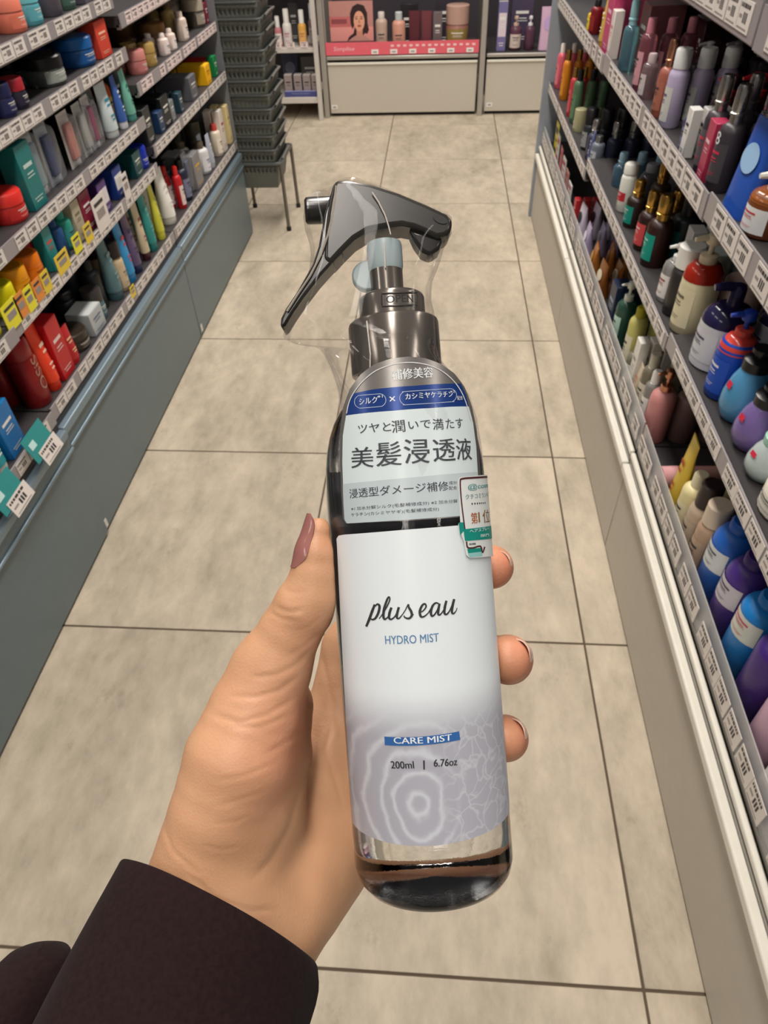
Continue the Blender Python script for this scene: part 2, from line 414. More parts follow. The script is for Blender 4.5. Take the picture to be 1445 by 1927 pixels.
zs = zc(905)
prof += [(RB, 0.03), (RB, 0.06), (RB, 0.09), (RB, zs)]
for k in range(1, 9):
    t = k/8*math.pi/2; prof.append((0.0125+(RB-0.0125)*math.cos(t), zs+(zc(745)-zs)*math.sin(t)))
prof += [(0.0118, zc(735)), (0.0118, zc(700)), (0.0, zc(700))]
mb = MB(); mb.lathe(prof, 72, caps=False); body = mb.build('bottle_body', glass('clear_bottle_plastic', 1.40, (0.93, 0.95, 0.97)), bottle, smooth=60)
# dip tube inside
MB().tube([(0.004, 0.004, 0.016), (0.001, 0.002, 0.06), (0, 0, zc(720))], 0.0012, 10).build('dip_tube', mat((236, 240, 242), 0.1, trans=0.9, ior=1.36), bottle)

# ---- collar and pump
def gunmetal(name, col, rough):
    m = mat(col, rough, 0.75, vary=0.04); return m
M_GUN = gunmetal('gun', (132, 125, 118), 0.2); M_HEAD = mat((46, 43, 38), 0.22, 0.0, spec=0.6); M_HEADD = mat((36, 34, 31), 0.18, 0.0, spec=0.7)
def lathe_b(prof_px, name, m, parent=bottle, seg=48):
    p = [(r*D0/FPX, zc(py)) for r, py in prof_px]
    return MB().lathe([(0.0002, p[0][1])]+p+[(0.0002, p[-1][1])], seg, caps=False).build(name, m, parent, smooth=35)
collar = lathe_b([(80, 706), (84, 703), (85, 698), (85, 614), (83.5, 608), (80, 605), (64, 603)], 'collar', M_GUN)
ring = lathe_b([(62, 606), (62, 564), (60, 559), (56, 556), (32, 555)], 'lock_ring', M_GUN)
lathe_b([(72, 745), (74, 738), (74, 712), (70, 704)], 'neck_ring', mat((30, 30, 34), 0.3, trans=0.2), bottle)
MB().lathe([(0.0002, zc(557)), (30.5*D0/FPX, zc(557)), (31*D0/FPX, zc(508)), (0.0002, zc(508))], 32, c=(bl(727, 525)[0]-bl(733, 525)[0]+0.0, 0, 0), caps=False).build('pump_stem', M_GUN, bottle, smooth=35)
M_LOCK = mat((186, 204, 208), 0.35, trans=0.25, vary=0.03)
xo = bl(724, 480)[0]
MB().lathe([(0.0002, zc(508)), (31*D0/FPX, zc(508)), (33*D0/FPX, zc(500)), (33.5*D0/FPX, zc(462)), (32*D0/FPX, zc(456)), (0.0002, zc(455))], 32, c=(xo, 0, 0), caps=False).build('stopper', M_LOCK, bottle, smooth=35)
# round grip of the stopper clip, seen edge-on behind the stem
gx, gz = bxz(692, 516)
mb = MB(); n = 28; ol = [(gx+math.cos(2*math.pi*k/n)*0.0050, gz+math.sin(2*math.pi*k/n)*0.0047) for k in range(n)]; mb.prism(ol, 0.0005, 0.0045); mb.build('stopper_grip', M_LOCK, bottle, bevel=0.0006)

# ---- trigger head (profile read from the side view, extruded)
head_px = [(633, 355), (655, 354), (699, 362), (749, 378), (799, 399), (838, 417), (848, 427), (846, 447), (835, 458), (818, 460), (797, 449), (777, 441), (755, 437), (730, 440), (694, 447), (668, 463), (646, 485), (625, 508), (612, 500), (613, 470), (615, 440), (618, 415), (622, 390), (627, 368)]
mb = MB(); mb.prism([bxz(*p) for p in head_px], -0.0058, 0.0058); head = mb.build('trigger_head', M_HEAD, bottle, bevel=0.0014, seg=3)
lev_px = [(626, 372), (640, 420), (636, 455), (648, 484), (625, 507), (600, 535), (575, 568), (555, 597), (541, 620), (534, 626), (532, 618), (533, 607), (541, 590), (561, 560), (577, 532), (591, 507), (602, 474), (608, 441), (612, 415), (618, 395)]
mb = MB(); mb.prism([bxz(*p) for p in lev_px], -0.0050, 0.0050); lever = mb.build('trigger_lever', M_HEADD, bottle, bevel=0.0012, seg=3)
ridge = MB().tube([(bxz(*p)[0], -0.0057, bxz(*p)[1]) for p in [(635, 366), (632, 395), (627, 425), (620, 455), (607, 492), (588, 530), (566, 563), (545, 596)]], 0.00035, 6).build('mould_ridge', mat((170, 160, 146), 0.3, 0.4), lever)
# nozzle with its orifice ring
nz = []
a = bl(574, 398); b_ = bl(624, 394)
dirn = Vector((b_[0]-a[0], 0.0009, b_[2]-a[2])); L = dirn.length; dirn.normalize()
q = dirn.to_track_quat('Z', 'Y').to_matrix()
mbn = MB(); mbn.lathe([(0.0018, 0.0016), (0.0018, 0.0), (0.0032, 0.0), (0.0039, 0.0006), (0.0040, 0.0014), (0.0040, L)], 28, caps=True)
mbn.v = [tuple(q @ Vector(v)+Vector((a[0], -0.0004, a[2]))) for v in mbn.v]
noz = mbn.build('nozzle', M_HEADD, head, smooth=35)
# hinge slot at the back
sx, sz = bxz(825, 428); n = 18
mb = MB(); mb.prism([(sx+math.cos(2*math.pi*k/n)*0.0021, sz+math.sin(2*math.pi*k/n)*0.0013-math.cos(2*math.pi*k/n)*0.0008) for k in range(n)], -0.0061, -0.0050); mb.build('hinge_slot', mat((18, 18, 18), 0.5), head)
mb = MB(); mb.prism([bxz(*p) for p in [(768, 440), (832, 459), (824, 478), (808, 489), (792, 482), (778, 462)]], -0.004, 0.004); mb.build('hinge_dark_reflection', M_HEADD, bottle, bevel=0.001)  # dark solid under the hinge, standing in for a smoky film reflection
# OPEN embossed on the lock ring
rr = 62*D0/FPX+0.00005
text_on('OPEN', ((727, 571), (778, 569), 14), rr, [mat((48, 45, 42), 0.35)], ring, 0.01)
bx = [(719, 552), (784, 550), (784, 574), (719, 576)]
mb = MB(); pth = []
for (x0, y0), (x1, y1) in zip(bx, bx[1:]+bx[:1]):
    for t in np.linspace(0, 1, 8, endpoint=False):
        aa, zz = lab(x0+(x1-x0)*t, y0+(y1-y0)*t, rr); pth.append((math.sin(aa/rr)*rr, -math.cos(aa/rr)*rr, zz))
mb.tube(pth, 0.0003, 6, closed=True); mb.build('emboss_frame', mat((70, 66, 62), 0.3, 0.3), ring)

# ---- the printed label
def label_material():
    m = bpy.data.materials.new('printed_label'); m.use_nodes = True; nt = m.node_tree; b = nt.nodes['Principled BSDF']
    tc = nt.nodes.new('ShaderNodeTexCoord'); sp = nt.nodes.new('ShaderNodeSeparateXYZ'); nt.links.new(tc.outputs['Object'], sp.inputs[0])
    def math_(op, a, b_=None, c=None, clamp=False):
        n = nt.nodes.new('ShaderNodeMath'); n.operation = op; n.use_clamp = clamp
        for i, v in enumerate((a, b_, c)):
            if v is None: continue
            if isinstance(v, (int, float)): n.inputs[i].default_value = v
            else: nt.links.new(v, n.inputs[i])
        return n.outputs[0]
    z = sp.outputs['Z']; x = sp.outputs['X']
    zlo = lab(800, 1592, RB)[1]; zhi = lab(790, 1290, RB)[1]
    g = nt.nodes.new('ShaderNodeMapRange'); g.interpolation_type = 'SMOOTHSTEP'; g.inputs['From Min'].default_value = zhi; g.inputs['From Max'].default_value = zlo+0.028; nt.links.new(z, g.inputs['Value'])
    # rings of water: distorted distance from two centres
    no = nt.nodes.new('ShaderNodeTexNoise'); no.inputs['Scale'].default_value = 95; no.inputs['Detail'].default_value = 3; nt.links.new(tc.outputs['Object'], no.inputs['Vector'])
    cx_, cz_ = lab(790, 1510, RB)
    dx = math_('MULTIPLY', math_('SUBTRACT', x, cx_), 1.15); dz = math_('MULTIPLY', math_('SUBTRACT', z, cz_), 0.85)
    d = math_('SQRT', math_('ADD', math_('MULTIPLY', dx, dx), math_('MULTIPLY', dz, dz)))
    ph = math_('ADD', math_('MULTIPLY', d, 1250.0), math_('MULTIPLY', no.outputs['Fac'], 9.0))
    rg = math_('POWER', math_('ADD', math_('MULTIPLY', math_('SINE', ph), 0.5), 0.5), 3.5)
    vo = nt.nodes.new('ShaderNodeTexVoronoi'); vo.feature = 'DISTANCE_TO_EDGE'; vo.inputs['Scale'].default_value = 190; 
    wv = nt.nodes.new('ShaderNodeVectorMath'); wv.operation = 'MULTIPLY_ADD'; wv.inputs[1].default_value = (0.014,)*3; nt.links.new(no.outputs['Color'], wv.inputs[0]); nt.links.new(tc.outputs['Object'], wv.inputs[2]); nt.links.new(wv.outputs[0], vo.inputs['Vector'])
    ve = math_('SUBTRACT', 1.0, math_('MULTIPLY', vo.outputs['Distance'], 9.0), clamp=True)
    side = nt.nodes.new('ShaderNodeMapRange'); side.inputs['From Min'].default_value = 0.001; side.inputs['From Max'].default_value = 0.009; nt.links.new(x, side.inputs['Value'])
    mixp = nt.nodes.new('ShaderNodeMix'); mixp.data_type = 'FLOAT'; nt.links.new(side.outputs[0], mixp.inputs['Factor']); nt.links.new(rg, mixp.inputs['A']); nt.links.new(math_('MULTIPLY', math_('POWER', ve, 1.5), 0.75), mixp.inputs['B'])
    base = nt.nodes.new('ShaderNodeMix'); base.data_type = 'RGBA'; base.inputs['A'].default_value = (*lin((236, 243, 247)), 1); base.inputs['B'].default_value = (*lin((178, 178, 189)), 1); nt.links.new(g.outputs[0], base.inputs['Factor'])
    fin = nt.nodes.new('ShaderNodeMix'); fin.data_type = 'RGBA'; fin.inputs['B'].default_value = (*lin((216, 219, 227)), 1)
    nt.links.new(math_('MULTIPLY', mixp.outputs[0], math_('MULTIPLY', g.outputs[0], 0.75)), fin.inputs['Factor']); nt.links.new(base.outputs['Result'], fin.inputs['A'])
    nt.links.new(fin.outputs['Result'], b.inputs['Base Color']); b.inputs['Roughness'].default_value = 0.32
    return m
RL = RB+0.00015
ptop = [(634, 1030), (633, 1014), (637, 1008), (648, 1006), (760, 997), (880, 987), (915, 984)]
pts = rounded(ptop, RL)
amax = RL*math.radians(78); zt = pts[-1][1]
pts += [(amax, zt+0.0005), (amax, lab(800, 1588, RL)[1]+0.002), (amax-0.002, lab(800, 1590, RL)[1]), (0.0, lab(805, 1592, RL)[1]), (-RL*math.radians(74), lab(805, 1592, RL)[1]), (-RL*math.radians(76), lab(805, 1592, RL)[1]+0.002)]
lbl = wrap2d([(pts, 0)], RL, 'front_label', [label_material()], bottle, 0.0011)
lbl['label'] = 'white label fading into grey water ripples'
# dark back label on the far side, seen through the liquid
bz0, bz1 = lab(805, 1640, RL)[1], zc(880)
wrap2d([([(-RL*1.45, bz0), (RL*1.45, bz0), (RL*1.45, bz1), (-RL*1.45, bz1)], 0)], RL, 'back_label', [mat((46, 46, 54), 0.5, vary=0.1)], bottle, 0.0016).rotation_euler = (0, 0, math.pi)
M_BLK = mat((52, 52, 54), 0.5, vary=0.0); M_BLUE = mat((52, 104, 170), 0.4, vary=0.02); M_BLUE2 = mat((96, 140, 180), 0.4, vary=0.0); M_WHITE = mat((236, 240, 242), 0.4, vary=0.0)
RT = RL+0.00012
text_on('HYDRO MIST', ((725, 1212), (826, 1207), 16), RT, [M_BLUE2], lbl, 0.006)
bpts = [(723, 1386), (795, 1386), (864, 1376), (866, 1392), (797, 1402), (724, 1402)]
wrap2d([(rounded(bpts, RT), 0)], RT, 'care_band', [M_BLUE], lbl)
text_on('CARE MIST', ((741, 1399), (850, 1393), 12), RT+0.00008, [M_WHITE], lbl, 0.012)
text_on('200ml', ((736, 1446), (779, 1446), 14), RT, [M_BLK], lbl, 0.012)
text_on('|', ((796.5, 1448), (799.5, 1448), 17), RT, [M_BLK], lbl, 0.0)
text_on('6.76oz', ((816, 1443), (860, 1440), 14), RT, [M_BLK], lbl, 0.012)
# hand-lettered word mark, drawn as pen strokes with swelling width
def ribbon(strokes, r, name, m, parent):
    bm = bmesh.new()
    for st in strokes:
        P = np.array([[x, y] for x, y, w in st], float); W = np.array([w for x, y, w in st], float)
        # Catmull-Rom
        Q = []; Wq = []
        for i in range(len(P)-1):
            p0, p1, p2, p3 = P[max(i-1, 0)], P[i], P[i+1], P[min(i+2, len(P)-1)]
            for t in np.linspace(0, 1, 6, endpoint=False):
                Q.append(0.5*((2*p1)+(-p0+p2)*t+(2*p0-5*p1+4*p2-p3)*t*t+(-p0+3*p1-3*p2+p3)*t**3)); Wq.append(W[i]*(1-t)+W[i+1]*t)
        Q.append(P[-1]); Wq.append(W[-1]); Q = np.array(Q)
        tn = np.gradient(Q, axis=0); tn /= np.maximum(np.linalg.norm(tn, axis=1, keepdims=True), 1e-6); nr = np.stack([-tn[:, 1], tn[:, 0]], 1)
        prev = None
        for q_, n_, w in zip(Q, nr, Wq):
            l = lab(*(q_+n_*w/2), r); h = lab(*(q_-n_*w/2), r)
            cur = (bm.verts.new((l[0], 0, l[1])), bm.verts.new((h[0], 0, h[1])))
            if prev: bm.faces.new((prev[0], prev[1], cur[1], cur[0]))
            prev = cur
    return _bend(bm, r, name, [m], parent, 0.0016)
# measured on the 440 px wide crop (x 3.284)
def c2(l): return [(600+x/3.284, 1000+y/3.284, w) for x, y, w in l]
strokes = [c2(s) for s in [
    [(292, 588, 3.0), (310, 545, 3.6), (330, 490, 3.6), (345, 452, 3.0)],                                              # p stem
    [(340, 470, 1.4), (360, 450, 2.4), (374, 462, 3.4), (368, 500, 3.4), (350, 535, 3.0), (332, 545, 2.4), (318, 538, 1.4)],      # p bowl
    [(372, 540, 1.2), (400, 500, 1.6), (425, 455, 1.8), (438, 420, 1.8), (432, 405, 2.2), (420, 425, 3.0), (404, 475, 3.6), (398, 520, 3.6), (406, 543, 2.8), (425, 530, 1.6), (440, 500, 1.6)],   # l
    [(448, 470, 3.2), (436, 505, 3.6), (434, 535, 3.2), (448, 543, 2.4), (470, 525, 1.8), (486, 495, 2.4), (494, 468, 3.0)], # u
    [(494, 468, 3.2), (484, 505, 3.4), (482, 532, 3.0), (494, 538, 2.0), (515, 515, 1.4), (535, 485, 1.4)],
    [(535, 485, 1.4), (552, 452, 1.8), (556, 470, 3.0), (570, 495, 3.6), (574, 520, 3.4), (556, 538, 2.8), (532, 532, 2.0), (525, 520, 1.4)],  # s
    [(574, 520, 1.6), (586, 512, 1.2)],
    [(618, 505, 1.4), (645, 490, 1.8), (662, 465, 2.2), (655, 448, 2.4), (638, 458, 3.0), (624, 492, 3.6), (628, 522, 3.4), (645, 528, 2.4), (672, 508, 1.6), (690, 480, 1.4)],   # e
    [(742, 448, 1.8), (722, 442, 2.4), (702, 462, 3.2), (692, 498, 3.6), (698, 522, 3.0), (714, 515, 2.2), (732, 485, 1.8), (744, 455, 2.4)],   # a
    [(746, 446, 3.0), (738, 485, 3.6), (738, 512, 3.0), (750, 514, 2.0), (768, 490, 1.4), (784, 455, 1.8)],
    [(788, 428, 3.0), (778, 470, 3.6), (776, 505, 3.2), (790, 512, 2.4), (808, 490, 1.8), (826, 450, 2.2), (836, 418, 3.0)],  # u
    [(836, 418, 3.2), (826, 460, 3.6), (822, 498, 3.2), (832, 508, 2.2), (848, 490, 1.2), (854, 472, 1.0)]]]
strokes = [[(x, y, w*1.4) for x, y, w in s_] for s_ in strokes]
ribbon(strokes, RT, 'word_mark', M_BLK, lbl)

# ---- the arched silver sticker standing on the film in front of the shoulder
RS = RB+0.00045
M_SILV = mat((150, 146, 142), 0.3, 0.7, vary=0.03); M_NAVY = mat((34, 66, 138), 0.25, 0.25, vary=0.04); M_PALE = mat((222, 234, 236), 0.28, vary=0.01); M_PALE2 = mat((198, 210, 214), 0.28, vary=0.01); M_TXT = mat((70, 74, 80), 0.5, vary=0)
out_px = [(650, 985), (645, 975), (642, 930), (640, 870), (640, 830), (641, 800), (646, 765), (658, 732), (678, 705), (703, 686), (735, 675), (768, 671), (800, 674), (830, 685), (855, 703), (874, 728), (888, 765), (897, 810), (902, 860), (904, 900), (906, 960), (907, 970), (780, 979)]
stk = wrap2d([(rounded(out_px, RS), 0)], RS, 'arched_sticker', [M_SILV], bottle, 0.0011); stk['label'] = 'arched silver and pale blue sticker with Japanese print'
R2_ = RS+0.0001
def band(px, m, name, r=R2_): return wrap2d([(rounded(px, r), 0)], r, name, [m], stk, 0.0011)
band([(651, 782), (657, 757), (664, 741), (700, 733), (780, 726), (867, 722), (877, 744), (882, 765), (810, 768), (740, 773)], M_NAVY, 'navy_band')
band([(653, 983), (649, 976), (646, 930), (644, 870), (645, 820), (651, 782), (740, 773), (810, 768), (882, 765), (890, 795), (896, 840), (899, 890), (780, 900), (704, 906), (652, 911)], M_PALE, 'pale_panel')
band([(653, 985), (648, 978), (646, 945), (645, 911), (704, 905), (780, 898), (899, 888), (902, 930), (904, 968), (780, 977)], M_PALE2, 'grey_panel', R2_+0.00004)
R3_ = R2_+0.00012
# thin white arch line
arch = [(652, 778), (657, 756), (668, 735), (686, 714), (708, 697), (738, 686), (768, 682), (798, 685), (826, 695), (848, 711), (865, 732), (877, 758), (886, 790)]
ribbon([[(x, y, 1.6) for x, y in arch]], R3_, 'arch_line', mat((226, 226, 226), 0.4), stk)
J = [('補修美容', ((738, 716), (815, 710), 20), M_WHITE, 0.012), 
     ('シルク', ((676, 762), (710, 758), 12), M_WHITE, 0.006), ('※1', ((710, 749), (720, 748), 5), M_WHITE, 0), ('×', ((733, 756), (744, 755), 10), M_WHITE, -0.01),
     ('カシミヤケラチン', ((763, 752), (852, 747), 11), M_WHITE, 0.008), ('※2', ((847, 739), (856, 739), 4.5), M_WHITE, 0), ('配合', ((861, 753), (871, 752), 8), M_WHITE, 0),
     ('ツヤと', ((674, 816), (736, 811), 17), M_TXT, 0.004), ('潤', ((738, 815), (763, 812), 23), M_TXT, 0.006), ('いで', ((769, 808), (811, 805), 15), M_TXT, 0.004), ('満', ((815, 809), (835, 808), 21), M_TXT, 0.006), ('たす', ((840, 807), (872, 805), 19), M_TXT, 0.004),
     ('美', ((661, 881), (702, 879), 39), M_TXT, 0.022), ('髪', ((708, 878), (755, 875), 45), M_TXT, 0.022), ('浸', ((761, 873), (808, 871), 46), M_TXT, 0.022), ('透', ((816, 869), (857, 867), 43), M_TXT, 0.022), ('液', ((860, 866), (888, 865), 42), M_TXT, 0.022),
     ('浸透型ダメージ補修', ((658, 938), (844, 923), 18), M_TXT, 0.004), ('成分', ((845, 912), (860, 911), 6.5), M_TXT, 0), ('配合', ((845, 922), (860, 921), 7), M_TXT, 0),
     ('※1 加水分解シルク(毛髪補修成分) ※2 加水分解', ((661, 962), (861, 947), 8), M_TXT, 0.002), ('ケラチン(カシミヤヤギ)(毛髪補修成分)', ((661, 973), (826, 962), 8), M_TXT, 0.002)]
for body_t, qd, m, bo in J: text_on(body_t, qd, R3_+(0.00008 if m is M_TXT and body_t == '補修美容' else 0), [m], stk, bo)
def pill(x0, y0, x1, y1, h):
    ex = np.array([x1-x0, y1-y0], float); ex /= np.linalg.norm(ex); nn = np.array([-ex[1], ex[0]]); a0 = np.array([x0, y0])+ex*h/2; a1 = np.array([x1, y1])-ex*h/2; P = []
    for c_, s0 in ((a1, -90), (a0, 90)):
        for k in range(9):
            t = math.radians(s0+k*22.5); p = c_+(ex*math.cos(t)+nn*math.sin(t))*h/2; P.append((p[0], p[1], 1.0))
    P.append(P[0]); return P
ribbon([pill(667, 757, 726, 752, 24), pill(752, 750, 859, 743, 25)], R3_, 'pill_outline', mat((190, 204, 226), 0.4), stk)

# ---- ranking seal at the right edge
RK = RS+0.00035
M_SEALW = mat((232, 236, 234), 0.35, vary=0.01); M_MAR = mat((84, 42, 44), 0.4, vary=0.02); M_TEAL = mat((20, 146, 132), 0.35, vary=0.02); M_LTEAL = mat((150, 205, 204), 0.35, vary=0.02); M_GOLD = mat((150, 110, 56), 0.4); M_BRN = mat((178, 96, 50), 0.4)
seal = wrap2d([(rounded([(862, 903), (864, 899), (872, 897), (925, 893), (940, 893), (940, 1045), (914, 1048), (884, 1050), (877, 1044), (873, 1020), (868, 1006), (862, 986), (866, 984)], RK), 0)], RK, 'ranking_seal', [M_SEALW], bottle, 0.0011); seal['label'] = 'teal and white ranking seal on the bottle edge'
def sb(px, m, name, dr): return wrap2d([(rounded(px, RK+dr), 0)], RK+dr, name, [m], seal, 0.0011)
ribbon([[(925, 897, 3.6), (890, 899, 3.6), (870, 901, 3.6), (866, 907, 2.6), (868, 940, 2.4), (872, 975, 2.4), (875, 997, 2.4)], [(878, 1019, 2.6), (880, 1030, 3), (890, 1031, 3), (904, 1028, 3), (908, 1040, 2), (912, 1029, 3)]], RK+0.00008, 'seal_border', M_MAR, seal)
sb([(863, 983), (874, 983), (876, 995), (866, 1007), (869, 995)], M_TEAL, 'ribbon_tail', 0.00006)
sb([(872, 996), (935, 988), (938, 1012), (875, 1018)], M_TEAL, 'ribbon_band', 0.0001)
sb([(879, 1033), (905, 1031), (906, 1038), (881, 1041)], M_TEAL, 'lower_band', 0.00006); sb([(880, 1041), (906, 1038), (908, 1046), (884, 1049)], M_LTEAL, 'lower_band', 0.00005)
text_on('@cosme', ((881, 924), (922, 919), 13), RK+0.0001, [mat((96, 158, 160), 0.4)], seal, 0.012)
text_on('クチコミランキング', ((876, 940), (926, 934), 10), RK+0.0001, [mat((110, 150, 150), 0.4)], seal, 0.006)
text_on('♦♦♦♦♦♦♦', ((887, 950), (914, 948), 4), RK+0.0001, [M_BLK], seal, 0)
text_on('第', ((887, 986), (899, 985), 22), RK+0.0001, [M_BRN], seal, 0.015)
text_on('1位', ((901, 985), (922, 983), 27), RK+0.0001, [M_GOLD], seal, 0.01)
text_on('ヘアスプレー', ((884, 1003), (920, 997), 7), RK+0.00018, [M_WHITE], seal, 0.006)
text_on('部門', ((904, 1011), (920, 1009), 6), RK+0.00018, [M_WHITE], seal, 0.006)
text_on('集計期間', ((883, 1026), (895, 1025), 4), RK+0.0001, [M_BLK], seal, 0.01)

# ---- shrink film over the head and shoulder
lv = [(352.5, 633, 662, 5), (358, 626, 692, 8.5), (366, 612, 716, 9), (374, 574, 741, 9.2), (400, 570, 804, 9.4), (422, 573, 851, 9.5), (450, 582, 851, 9.6), (470, 584, 838, 9.7), (500, 581, 830, 10), (540, 567, 814, 11.0), (575, 548, 812, 13.0), (600, 536, 818, 14.4), (624, 532, 822, 14.8), (630, 542, 822, 14.8), (634, 575, 823, 14.8), (645, 597, 823, 14.8), (660, 609, 824, 14.9), (690, 622, 828, 15.6), (712, 630, 846, 18.5), (735, 636, 868, 21.2), (760, 638, 884, 22.6), (800, 635, 897, 24.0), (840, 622, 904, 24.6), (880, 614, 909, 24.75), (930, 613, 913, 24.85), (985, 616, 917, 24.85)]
mb = MB(); seg = 40; vs = []; fs = []
for py, xl_, xr_, hd in lv:
    a, b_ = bl(xl_, py), bl(xr_, py); c = (a+b_)/2; hx = (b_[0]-a[0])/2
    for k in range(seg):
        t = 2*math.pi*k/seg; ct, st = math.cos(t), math.sin(t); w = 1+0.010*math.sin(5*t+py*0.11)+0.008*math.sin(9*t-py*0.07)
        hf = hd if st > 0 else max(hd, 14.0+10.8*min(max((py-640)/50.0, 0), 1)) if py > 640 else hd
        vs.append((c[0]+ct*hx*1.0, st*hf*MM*w, c[2]))
for i in range(len(lv)-1):
    for k in range(seg): k2 = (k+1) % seg; fs.append((i*seg+k, i*seg+k2, (i+1)*seg+k2, (i+1)*seg+k))
fs.append(tuple(range(seg)))
mb.add(vs, fs); film = mb.build('shrink_film', clear_film('shrink_film', (0.985, 0.98, 0.98), haze=0.005, rough=0.05, ior=1.22), bottle, smooth=60); 
mb = MB()
for path in ([(700, 362), (712, 380), (724, 404), (731, 425), (735, 441)], [(690, 604), (694, 640), (697, 668), (696, 692)], [(723, 456), (724, 480), (725, 504)]):  # seam over the head, then painted highlights on collar and stopper
    fr_ = 0.0068 if path[0][1] < 400 else (0.0150 if path[0][1] > 600 else 0.0060)
    mb.tube([(bl(x, y, fr_)[0], -fr_, bl(x, y, fr_)[2]) for x, y in path], 0.00022, 6)
seam_glints = mb.build('film_seam_and_glints', mat((214, 206, 196), 0.3), film); seam_glints['kind'] = 'stuff'
film['label'] = 'clear shrink film round the spray head'
# ------------------------------------------------------------------ the hand: one continuous skin grown from a distance field
def cpt(px, py, d): return np.array([(px-CX)/FPX*d, (py-CY)/FPX*d, d])     # camera frame (mm): right, down, away
def skin_field():
    prim = []
    def chain(pts, k):
        P = [(cpt(x, y, d), r) for x, y, d, r in pts]
        prim.append((P, k))
    # forearm and wrist (broad: two strands), heel of the hand, thenar, palm plate
    chain([(215, 2010, 180, 21), (360, 1790, 200, 20.5), (418, 1668, 211, 19.5), (440, 1560, 218, 19)], 8)
    chain([(320, 2050, 186, 20), (430, 1850, 204, 20), (500, 1740, 216, 18.5), (560, 1640, 228, 17)], 9)
    chain([(365, 1640, 205, 12.5), (412, 1530, 206, 14.6), (449, 1430, 208, 16.3), (482, 1335, 211, 14.2), (508, 1265, 212, 11.6)], 8)   # thumb metacarpal, thenar
    chain([(470, 1500, 220, 17), (500, 1420, 224, 15), (520, 1330, 226, 12)], 9)
    chain([(560, 1680, 232, 16), (612, 1618, 240, 15.5), (650, 1540, 248, 14), (690, 1450, 256, 13)], 9)    # hypothenar
    chain([(500, 1620, 236, 15), (575, 1480, 246, 14), (640, 1330, 258, 12), (660, 1220, 264, 10.5)], 9)     # index metacarpal
    chain([(540, 1620, 240, 15), (620, 1480, 252, 13.5), (690, 1340, 263, 11.5)], 9)
    chain([(570, 1640, 242, 15), (650, 1520, 254, 13), (720, 1420, 264, 11.5)], 9)
    # thumb
    chain([(508, 1265, 212, 11.2), (545, 1190, 210, 9.6), (573, 1140, 208.5, 8.5), (590, 1080, 207.5, 6.7), (594, 1035, 207, 5.9), (599, 1003, 207, 4.6)], 5)
    chain([(575, 1140, 208.5, 8.2), (592, 1120, 207.5, 7.0), (598, 1050, 206.5, 4.8)], 4)                          # pad of the thumb
    # fingers: behind the bottle, tips coming round on the right
    chain([(660, 1220, 264, 10.2), (730, 1120, 266, 9.2), (820, 1075, 263, 8.4), (895, 1066, 249, 7.6), (925, 1067, 233, 7.2), (924, 1068, 229, 6.8)], 4)
    chain([(690, 1335, 264, 10.5), (770, 1270, 267, 9.6), (860, 1246, 264, 8.8), (935, 1240, 248, 8.3), (956, 1241, 230, 8.1), (954, 1241, 223, 7.4)], 4)
    chain([(715, 1420, 265, 10.2), (790, 1400, 267, 9.2), (870, 1390, 262, 8.5), (935, 1388, 248, 7.8), (951, 1389, 232, 7.5), (949, 1389, 227, 7.0)], 4)
    chain([(690, 1470, 262, 9.2), (760, 1485, 268, 8.2), (825, 1482, 264, 7.4), (868, 1480, 255, 6.9), (880, 1480, 250, 6.5)], 4)
    vox = 0.62
    lo = np.array([-100.0, -4.0, 150.0]); hi = np.array([68.0, 152.0, 284.0])
    n = np.ceil((hi-lo)/vox).astype(int)+1
    D = np.full(n, 60.0, np.float32)
    ax = [lo[i]+np.arange(n[i])*vox for i in range(3)]
    for P, k in prim:
        pts = np.array([p for p, r in P]); rm = max(r for p, r in P)+k+4
        a = np.maximum(((pts.min(0)-rm-lo)/vox).astype(int), 0); b = np.minimum(((pts.max(0)+rm-lo)/vox).astype(int)+2, n)
        if np.any(b <= a): continue
        sl = tuple(slice(a[i], b[i]) for i in range(3))
        X = ax[0][sl[0]][:, None, None].astype(np.float32); Y = ax[1][sl[1]][None, :, None].astype(np.float32); Z = ax[2][sl[2]][None, None, :].astype(np.float32)
        d = None
        for (p0, r0), (p1, r1) in zip(P, P[1:]):
            v = p1-p0; L2 = float(v@v)
            t = np.clip(((X-p0[0])*v[0]+(Y-p0[1])*v[1]+(Z-p0[2])*v[2])/L2, 0, 1)
            e = np.sqrt((X-p0[0]-t*v[0])**2+(Y-p0[1]-t*v[1])**2+(Z-p0[2]-t*v[2])**2)-(r0+(r1-r0)*t)
            if d is None: d = e
            else:
                h = np.clip(0.5+0.5*(e-d)/1.5, 0, 1); d = e*(1-h)+d*h-1.5*h*(1-h)*0.5
        c = D[sl]; h = np.clip(0.5+0.5*(c-d)/k, 0, 1); D[sl] = c*(1-h)+d*h-k*h*(1-h)
    # the skin yields where the bottle presses on it
    p0 = cpt(766.5, 963.5, 215.0); ax_ = np.array([math.sin(_al), math.cos(_al), 0.0])
    X = ax[0][:, None, None].astype(np.float32); Y = ax[1][None, :, None].astype(np.float32); Z = ax[2][None, None, :].astype(np.float32)
    t = (X-p0[0])*ax_[0]+(Y-p0[1])*ax_[1]
    cyl = np.sqrt((X-p0[0]-t*ax_[0])**2+(Y-p0[1]-t*ax_[1])**2+(Z-p0[2])**2)-25.25
    k = 1.2; c2_ = -cyl; h = np.clip(0.5-0.5*(D-c2_)/k, 0, 1); D = D*(1-h)+c2_*h+k*h*(1-h)
    return D, lo, vox
